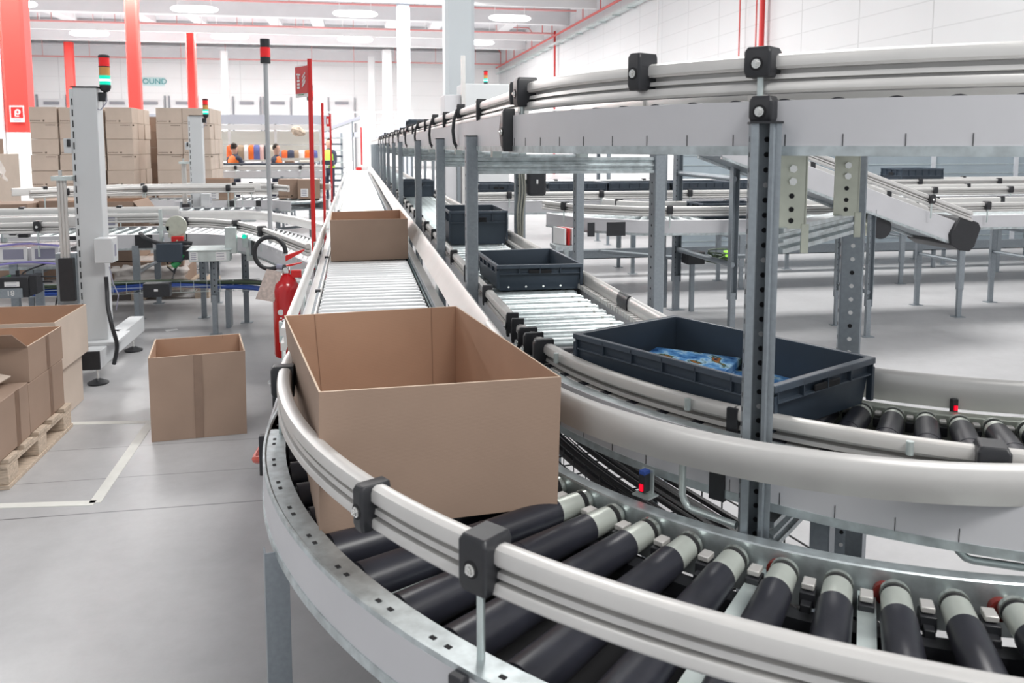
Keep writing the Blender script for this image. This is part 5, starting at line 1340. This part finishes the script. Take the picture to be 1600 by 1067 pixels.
for k in (4, 20, 34):
    q = sp[k]; MB().span(q.x - .02, q.x + .02, q.y - .02, q.y + .02, 0, q.z - .02).build('stand', POST, t)
tag(MB().tube(smooth_path([(-.40, 3.9, .28), (-.46, 3.75, .22), (-.43, 3.6, .26), (-.36, 3.55, .3), (-.30, 3.7, .45), (-.29, 3.8, .64)], 6), .016, 8).build('air_hose', mat('coral_red_hose', (.6, .08, .05), .45), None), 'coral red hose loop beside the front curve, right of the lone carton', 'hose')
tag(MB().box((-.345, 3.42, .45), (.03, .05, .12)).box((-.315, 3.42, .6), (.07, .03, .2)).build('hose_clamp_block', BLACK, None, bevel=.005), 'black holder for the red hose under the front curve', 'holder')
# ------------------------------------------------------------------ carton wall
def pallet(x0, x1, y0, y1, label):
    t = thing('wooden_pallet', label, 'pallet', ((x0 + x1) / 2, (y0 + y1) / 2, 0), 'pallets under the carton wall')
    for i in range(7):
        x = x0 + .06 + (x1 - x0 - .12) * i / 6
        MB().span(x - .055, x + .055, y0, y1, .122, .144).build('top_board', WOOD, t)
    for y in (y0 + .05, (y0 + y1) / 2, y1 - .05):
        MB().span(x0, x1, y - .05, y + .05, .1, .122).build('stringer', WOOD, t)
        for x in (x0 + .07, (x0 + x1) / 2, x1 - .07): MB().span(x - .07, x + .07, y - .05, y + .05, 0, .1).build('block', WOOD, t)
    return t
cols = [(49, 91.5, 15.0), (94.5, 136, 15.02), (138, 165, 15.0), (167, 208, 14.95), (246, 286.5, 15.0), (287.5, 330.5, 14.97)]
rw = random.Random(3)
H_ = .262
for i, (a, c_, Y) in enumerate(cols):
    xa, xc = at(a, 250, Y=Y).x, at(c_, 250, Y=Y).x
    nrow = 8
    for k in range(nrow):
        z0 = .145 + k * H_; j = rw.uniform(-.012, .012); jy = rw.uniform(-.012, .012)
        closed('kraft_carton', f'wall carton in the {ORD[i]} front column from the left, {ORD[nrow-1-k]} from the top', xa + j, xc + j, Y + jy, Y + .40 + jy, z0, z0 + H_ - .003, group='kraft cartons of the stacked wall', seed=k + 1, mo=CARDW)
def deep(a, c_, Y, lab, seg=1, rows=8, top=0):
    xa, xc = at(a, 250, Y=14.97).x, at(c_, 250, Y=14.97).x
    for k in range(rows):
        z0 = .145 + k * H_; j = rw.uniform(-.01, .01)
        closed('kraft_carton', f'{lab}, {ORD[rows-1-k]} from the top', xa + j, xc + j, Y, Y + .40, z0, z0 + H_ - .003, mo=CARDL if Y > 15.8 else CARDW, group='kraft cartons of the stacked wall', seed=k, marks=False)
deep(167, 208, 15.40, 'carton right behind the fifth column of the carton wall')
deep(167, 208, 15.83, 'deepest visible carton behind the fifth column of the wall')
deep(287.5, 330.5, 15.40, 'carton right behind the seventh column of the carton wall')
deep(287.5, 330.5, 15.83, 'deepest visible carton behind the seventh column of the wall')
for (xa, xc, lab, rows) in ((-4.42, -3.98, 'recessed carton in the dark gap of the carton wall', 7), (-3.96, -3.5, 'recessed carton directly left of the sixth wall column', 7)):
    for k in range(rows):
        z0 = .145 + k * .285
        closed('kraft_carton', f'{lab}, {ORD[rows-1-k]} from the top', xa, xc, 16.5, 16.9, z0, z0 + .283, group='kraft cartons of the stacked wall', seed=k, marks=False)
pallet(-5.86, -4.78, 14.95, 16.2, 'pallet under the left part of the carton wall'); pallet(-4.72, -3.95, 14.95, 16.2, 'pallet under the middle part of the carton wall')
pallet(-3.70, -2.55, 14.95, 16.2, 'pallet under the right part of the carton wall'); pallet(-4.45, -3.5, 16.45, 17.0, 'pallet under the recessed cartons of the wall')
# wrapped and loose cartons at the far left
closed('cardboard_carton', 'huge film-draped carton at the left edge behind the near conveyor', -5.9, -4.62, 11.0, 12.05, .002, 1.375, mo=CARDL, marks=False)
closed('cardboard_carton', 'tall carton behind the film-draped one, carrying a small carton', -5.6, -4.72, 12.15, 13.0, .002, 1.49, mo=CARDL, marks=False)
closed('cardboard_carton', 'small kraft carton on top of the tall one beside the red pillar', -5.19, -4.78, 12.25, 12.65, 1.492, 1.70, marks=False)
closed('cardboard_carton', 'low flat carton in front of the film-draped carton, lid towards the tower', -4.35, -3.75, 10.5, 11.1, .002, .93, marks=True, seed=3)
closed('cardboard_carton', 'low carton right beside the tower, level with the rails', -3.72, -3.35, 10.75, 11.35, .002, .95, marks=True, seed=4)
closed('cardboard_carton', 'narrow low carton directly left of the flat carton near the rails', -4.62, -4.38, 10.4, 10.9, .002, .90, mo=CARDL, marks=False)
def film_sheet(name, label, grid, nz=.02, seed=1):
    r_ = random.Random(seed); n, m_ = len(grid), len(grid[0]); b = MB()
    G = [[Vector(p) for p in row] for row in grid]
    N = 6; rows = []
    for i in range((n - 1) * N + 1):
        fi = i / N; i0 = min(int(fi), n - 2); ti = fi - i0; row = []
        for j in range((m_ - 1) * N + 1):
            fj = j / N; j0 = min(int(fj), m_ - 2); tj = fj - j0
            p = G[i0][j0].lerp(G[i0][j0 + 1], tj).lerp(G[i0 + 1][j0].lerp(G[i0 + 1][j0 + 1], tj), ti)
            row.append(p + Vector((r_.uniform(-nz, nz), r_.uniform(-nz, nz), r_.uniform(-nz, nz) * .6)))
        rows.append(row)
    b.loft(rows, closed=False, caps=False)
    o = b.build(name, FILM, None, ang=180); return tag(o, label, 'plastic film')
film_sheet('plastic_film', 'crumpled clear film draped over the huge carton at the left edge', [[(-5.9, 10.97, 1.0), (-5.2, 10.95, 1.15), (-4.62, 10.95, 1.30)], [(-5.9, 10.97, 1.41), (-5.2, 10.97, 1.41), (-4.57, 11.0, 1.41)], [(-5.9, 11.6, 1.50), (-5.2, 11.5, 1.46), (-4.54, 11.5, 1.40)], [(-5.9, 12.0, 1.45), (-4.6, 12.05, 1.42), (-4.54, 12.08, 1.12)]], .035)
film_sheet('plastic_film', 'bunched clear film lying on the cartons beside the red pillar foot', [[(-5.75, 12.2, 1.50), (-5.25, 12.2, 1.52)], [(-5.75, 12.35, 1.78), (-5.25, 12.35, 1.68)], [(-5.75, 12.7, 1.72), (-5.25, 12.7, 1.55)]], .06, 4)
pallet(-2.95, -1.55, 9.12, 9.90, 'weathered pallet on the floor under the left joining conveyor')
closed('cardboard_carton', 'flat film-wrapped carton layer on the pallet under the joining conveyor', -2.92, -1.8, 9.16, 9.86, .146, .40, marks=False)
film_sheet('plastic_film', 'loose clear film hanging over the pallet load below the joining conveyor', [[(-2.5, 9.10, .15), (-2.2, 9.05, .16), (-1.75, 9.08, .14)], [(-2.5, 9.12, .32), (-2.2, 9.1, .34), (-1.76, 9.1, .3)], [(-2.5, 9.3, .43), (-2.1, 9.3, .45), (-1.72, 9.3, .40)]], .03, 8)
r, b_ = axbox(-2.92, -2.27, 9.16, 9.80, .41, 1.03)
carton('cardboard_carton', 'large dark-sided open carton right of the near tower behind the conveyor', r, b_, flaps=((1, -55, .22),))
r, b_ = axbox(-2.12, -1.70, 11.95, 12.3, .862, 1.15)
tt = carton('cardboard_carton', 'upright carton with a barcode label right of the second tower', r, b_); label_plate(tt, (-1.95, 11.947, .92), .19, .10, 3)
closed('cardboard_carton', 'wide kraft carton with a white label on the cross conveyor', -1.06, -.80, 11.9, 12.2, .875, 1.14, marks=True, seed=2)
tt = closed('cardboard_carton', 'kraft carton with a square label beside the wide one, left of the red pole', -.79, -.50, 11.75, 12.1, .875, 1.14, marks=False); label_plate(tt, (-.70, 11.747, .96), .10, .11, 4)
# ------------------------------------------------------------------ packing benches and people far back
GL = mat('lilac_grey_gantry', (.60, .62, .70), .5)
t = thing('packing_bench_gantry', 'long pale gantry with cross rail above the far packing benches', 'gantry', (-3, 22, 0))
MB().span(-6.6, -.6, 21.9, 22.3, 2.15, 2.38).build('top_panel', GL, t)
MB().span(-6.6, -.6, 21.88, 22.0, 2.0, 2.13).build('light_rail', WHITE, t)
for k in range(6): MB().span(-6.5 + k * 1.12, -6.44 + k * 1.12, 21.95, 22.05, 0, 2.2).build('post', WHITE, t)
MB().span(-6.4, -.8, 22.5, 22.55, 1.2, 1.98).build('back_panel', mat('beige_backing', (.62, .60, .55), .6), t)
MB().span(-6.5, -.7, 21.3, 22.2, 1.05, 1.12).build('bench_top', GALVL, t)
cols_ = [((.75, .14, .04), 'orange'), ((.05, .06, .10), 'dark navy'), ((.35, .26, .18), 'brown'), ((.75, .7, .68), 'off-white'), ((.8, .16, .03), 'bright orange'), ((.12, .14, .35), 'blue'), ((.7, .45, .42), 'pinkish'), ((.08, .08, .09), 'black'), ((.55, .5, .42), 'beige'), ((.25, .27, .33), 'slate')]
for k in range(16):
    col, nm = cols_[k % 10]
    nm_ = f'{nm}_fabric'; m_ = bpy.data.materials.get(nm_) or mat(nm_, col, .9)
    x = at(360 + k * 8.2 if k < 9 else 436 + (k - 9) * 9, 230, Y=21.6).x; zt = 1.62 if k < 9 else 1.5
    h_ = .36 if k < 9 else .2
    w_ = .09 + .03 * ((k * 7) % 3)
    b = MB(); rg = []
    for q, (zz, sx_, sy_) in enumerate(((zt, .02, .02), (zt - .03, w_ * .9, .05), (zt - h_ * .5, w_, .07), (zt - h_, w_ * 1.05, .08))):
        rg.append([Vector((x + sx_ * math.cos(2 * math.pi * s_ / 10) + .01 * math.sin(s_ * 2 + k), 21.6 + sy_ * math.sin(2 * math.pi * s_ / 10), zz)) for s_ in range(10)])
    b.loft(rg); 
    o = b.build('hanging_garment', m_, None)
    tag(o, f'{nm} garment on the far packing bench rail, {ORD[k]} from the left', 'garment', 'garments over the far packing benches')
MB_ = MB()
t = thing('garment_rail', 'thin rail carrying the coloured garments over the far packing benches', 'rail', (-3, 21.6, 1.6))
MB().cyl((-3.6, 21.6, 1.63), (-.8, 21.6, 1.63), .012, seg=8).build('rail_tube', STEEL, t)
for x in (-3.6, -2.2, -.8): MB().cyl((x, 21.6, 1.12), (x, 21.6, 1.63), .012, seg=8).build('rail_post', STEEL, t)
def small_box(x, y, z, w_, d_, h_, label, m_, nm='bench_box'):
    return tag(MB().span(x - w_ / 2, x + w_ / 2, y - d_ / 2, y + d_ / 2, z, z + h_).build(nm, m_, None, bevel=.005), label, 'box')
CRM = mat('cream_cloth', (.75, .70, .62), .9); 
for k, (px, w_, m_, lab) in enumerate(((452, .22, CARD, 'small brown box on the far bench below the crumpled bag'), (478, .3, CRM, 'cream bundle on the far bench'), (372, .25, BLACK, 'black crate at the left end of the far bench'), (512, .3, TOTE, 'dark crate at the right end of the far bench'))):
    x = at(px, 240, Y=21.4).x; small_box(x, 21.45, 1.121, w_, .3, .12, lab, m_)
p = at(466, 205, Y=21.9)
b = MB(); b.lathe((p.x - .16, 21.85, p.z + .05), (p.x + .18, 21.85, p.z - .07), [(0, .05), (.2, .12), (.45, .14), (.7, .10), (.9, .07), (1, .02)], 9); b.cyl((p.x, 21.85, p.z + .05), (p.x, 21.9, 2.02), .008, seg=6)
tag(b.build('crumpled_bag', mat('brown_grey_bag', (.42, .34, .27), .8, 0, .4, 12), None, ang=10), 'crumpled brown bag hanging from the far bench gantry', 'bag')
# person in hi-vis vest
def person(x, y, h, label, vest, rz=0, trousers=(.03, .035, .06), lean=0.0):
    s = h / 1.8
    t = thing('person', label, 'person', (x, y, 0), None)
    V = [(0, 0, .95), (0, 0, 1.15), (0, 0, 1.42), (0, -.01, 1.50), (0, -.01, 1.56), (.10, 0, .90), (.11, -.02, .50), (.11, .02, .08), (.11, -.12, .03), (-.10, 0, .90), (-.12, .03, .50), (-.12, .06, .08), (-.12, -.08, .03),
         (.19, 0, 1.42), (.24, -.03, 1.14), (.20, -.22, 1.02), (.18, -.30, 1.02), (-.19, 0, 1.42), (-.25, -.05, 1.14), (-.18, -.26, 1.06), (-.16, -.34, 1.06)]
    E = [(0, 1), (1, 2), (2, 3), (3, 4), (0, 5), (5, 6), (6, 7), (7, 8), (0, 9), (9, 10), (10, 11), (11, 12), (2, 13), (13, 14), (14, 15), (15, 16), (2, 17), (17, 18), (18, 19), (19, 20)]
    Rr = [.14, .13, .13, .06, .055, .09, .06, .045, .035, .09, .06, .045, .035, .065, .045, .034, .03, .065, .045, .034, .03]
    me = bpy.data.meshes.new('body'); me.from_pydata([(a * s, c_ * s, z * s) for a, c_, z in V], E, [])
    o = bpy.data.objects.new('body', me); COL.objects.link(o); o.parent = t; o.rotation_euler = (0, 0, rz)
    o.modifiers.new('skin', 'SKIN')
    for i, r_ in enumerate(Rr): me.skin_vertices[0].data[i].radius = (r_ * s, r_ * s * (.72 if i in (0, 1, 2) else 1))
    me.skin_vertices[0].data[0].use_root = True
    sd = o.modifiers.new('sub', 'SUBSURF'); sd.levels = 2; sd.render_levels = 2
    me.materials.append(mat('dark_workwear', trousers, .8))
    R = Matrix.Rotation(rz, 3, 'Z'); org = Vector((x, y, 0))
    def W(a, c_, z): return org + R @ Vector((a * s, c_ * s, z * s))
    sk = mat('skin', (.55, .33, .25), .6)
    MB().lathe(W(0, -.01, 1.52), W(0, -.015, 1.80), [(0, .055 * s), (.15, .065 * s), (.35, .078 * s), (.6, .085 * s), (.85, .07 * s), (1, .02 * s)], 16).lathe(W(0, -.085, 1.64), W(0, -.11, 1.635), [(0, .018 * s), (1, .008 * s)], 8).build('head', sk, t)
    MB().lathe(W(0, .01, 1.66), W(0, .005, 1.82), [(0, .078 * s), (.4, .09 * s), (.8, .07 * s), (1, .02 * s)], 16).build('hair', mat('dark_hair', (.03, .02, .015), .8), t)
    rg = []
    for zz, a, c_ in ((.98, .17, .125), (1.15, .165, .12), (1.36, .19, .125), (1.46, .15, .10), (1.50, .07, .07)):
        rg.append([W(a * math.cos(2 * math.pi * k / 16), c_ * math.sin(2 * math.pi * k / 16), zz) for k in range(16)])
    MB().loft(rg, caps=False).build('safety_vest', vest, t)
    for s_ in (-1, 1):
        q = W(.18 * s_, -.32, 1.03)
        hb = MB().lathe(q, q + R @ Vector((0, -.08 * s, -.01)), [(0, .025 * s), (.5, .034 * s), (1, .03 * s)], 10)
        for k in range(4): hb.cyl(q + R @ Vector(((-.022 + .015 * k) * s, -.075 * s, 0)), q + R @ Vector(((-.022 + .015 * k) * s, (-.14 - .01 * (k % 3)) * s, -.02 * s)), .008 * s, .006 * s, seg=6)
        hb.cyl(q + R @ Vector((-s_ * .03 * s, -.03 * s, 0)), q + R @ Vector((-s_ * .055 * s, -.08 * s, 0)), .009 * s, .007 * s, seg=6)
        hb.build('hand', sk, t)
    return t
LIME = mat('lime_hi_vis_fabric', (.45, .75, .08), .7, emit=None); ORG = mat('orange_hi_vis_fabric', (.85, .18, .03), .7)
p = at(514, 225, Y=24.4); person(p.x, 24.4, 1.80, 'person in a lime vest and dark trousers working between far conveyors', LIME, rz=-.6)
p = at(366, 230, Y=20.4); person(p.x, 20.35, 1.66, 'person in an orange vest bending at the left end of the far bench', ORG, rz=2.5)
p = at(432, 230, Y=20.4); person(p.x, 20.3, 1.64, 'person in an orange vest seen just right of the tall grey lamp pole', ORG, rz=1.2)
# rack and far sloping conveyor near the end of the straight run
t = thing('steel_shelf_rack', 'dark multi-level steel rack right of the person in the lime vest', 'rack', (-.9, 27, 0))
for k in range(9): MB().span(-1.75, -.4, 26.6, 27.4, .3 + k * .19, .35 + k * .19).build('shelf', TOTE if k % 2 else GALV, t)
for x in (-1.75, -.46):
    for y in (26.62, 27.36): MB().span(x, x + .06, y, y + .05, 0, 2.0).build('post', POST, t)
conveyor('sloping_belt_conveyor', 'distant sloping conveyor rising above the end of the straight run', [(-3.3, 33, 1.5), (.2, 33, 2.75)], .8, None, bed=BLACK, guards=(0, 0), legs=((.5, (-1, 1)), (2.0, (-1, 1)), (3.4, (-1, 1))), pm=GL)
t = thing('mezzanine_platform', 'pale railed platform beyond the end of the straight conveyors', 'platform', (.6, 38, 0))
MB().span(-1.6, 2.6, 37.5, 39.5, 2.0, 2.2).build('deck', GL, t)
for x in (-1.5, -.1, 1.3, 2.5):
    MB().span(x - .05, x + .05, 37.5, 37.6, 0, 3.1).build('post', WHITE, t)
for zz in (2.6, 3.05): MB().span(-1.5, 2.5, 37.53, 37.58, zz, zz + .05).build('handrail', WHITE, t)
# end machine
t = thing('transfer_machine', 'pale transfer machine at the far end of the front straight conveyor', 'machine', (.05, 30, 0))
MB().span(-.5, .5, 29.4, 30.6, 0, .72).build('frame', PANEL, t, bevel=.02); MB().span(-.35, -.1, 29.5, 30.3, .72, 1.05).span(.1, .4, 29.7, 30.2, .72, .92).build('cover', WHITE, t, bevel=.03)
MB().span(.0, .2, 29.6, 29.7, .72, .86).build('red_switch', REDP, t)
# cabinet behind the overhead conveyor, with its signal lamp
p = at(757, 140, Y=13.0)
t = thing('overhead_cabinet', 'grey cabinet with a small signal lamp rising behind the overhead straight conveyor', 'cabinet', (p.x, 13, 0))
MB().span(1.62, 2.35, 12.8, 13.5, 0, at(757, 131, Y=12.8).z).build('housing', MACH, t, bevel=.01)
MB().span(1.60, 1.66, 12.7, 12.78, 0, at(740, 87, Y=12.7).z).build('mast', ALUW, t)
signal(t, p.x + .02, 13.0, at(757, 131, Y=13).z - .02, .9)
p2 = at(706, 152, Y=12.9)
MB().span(1.35, 1.6, 12.8, 13.4, 0, at(706, 148, Y=12.8).z).build('side_housing', PANEL, t, bevel=.01)
# floor-standing things below the right wall
for k, (px, lab) in enumerate(((1010, 'white crate stack against the right wall beyond the mesh fence'), )):
    pass
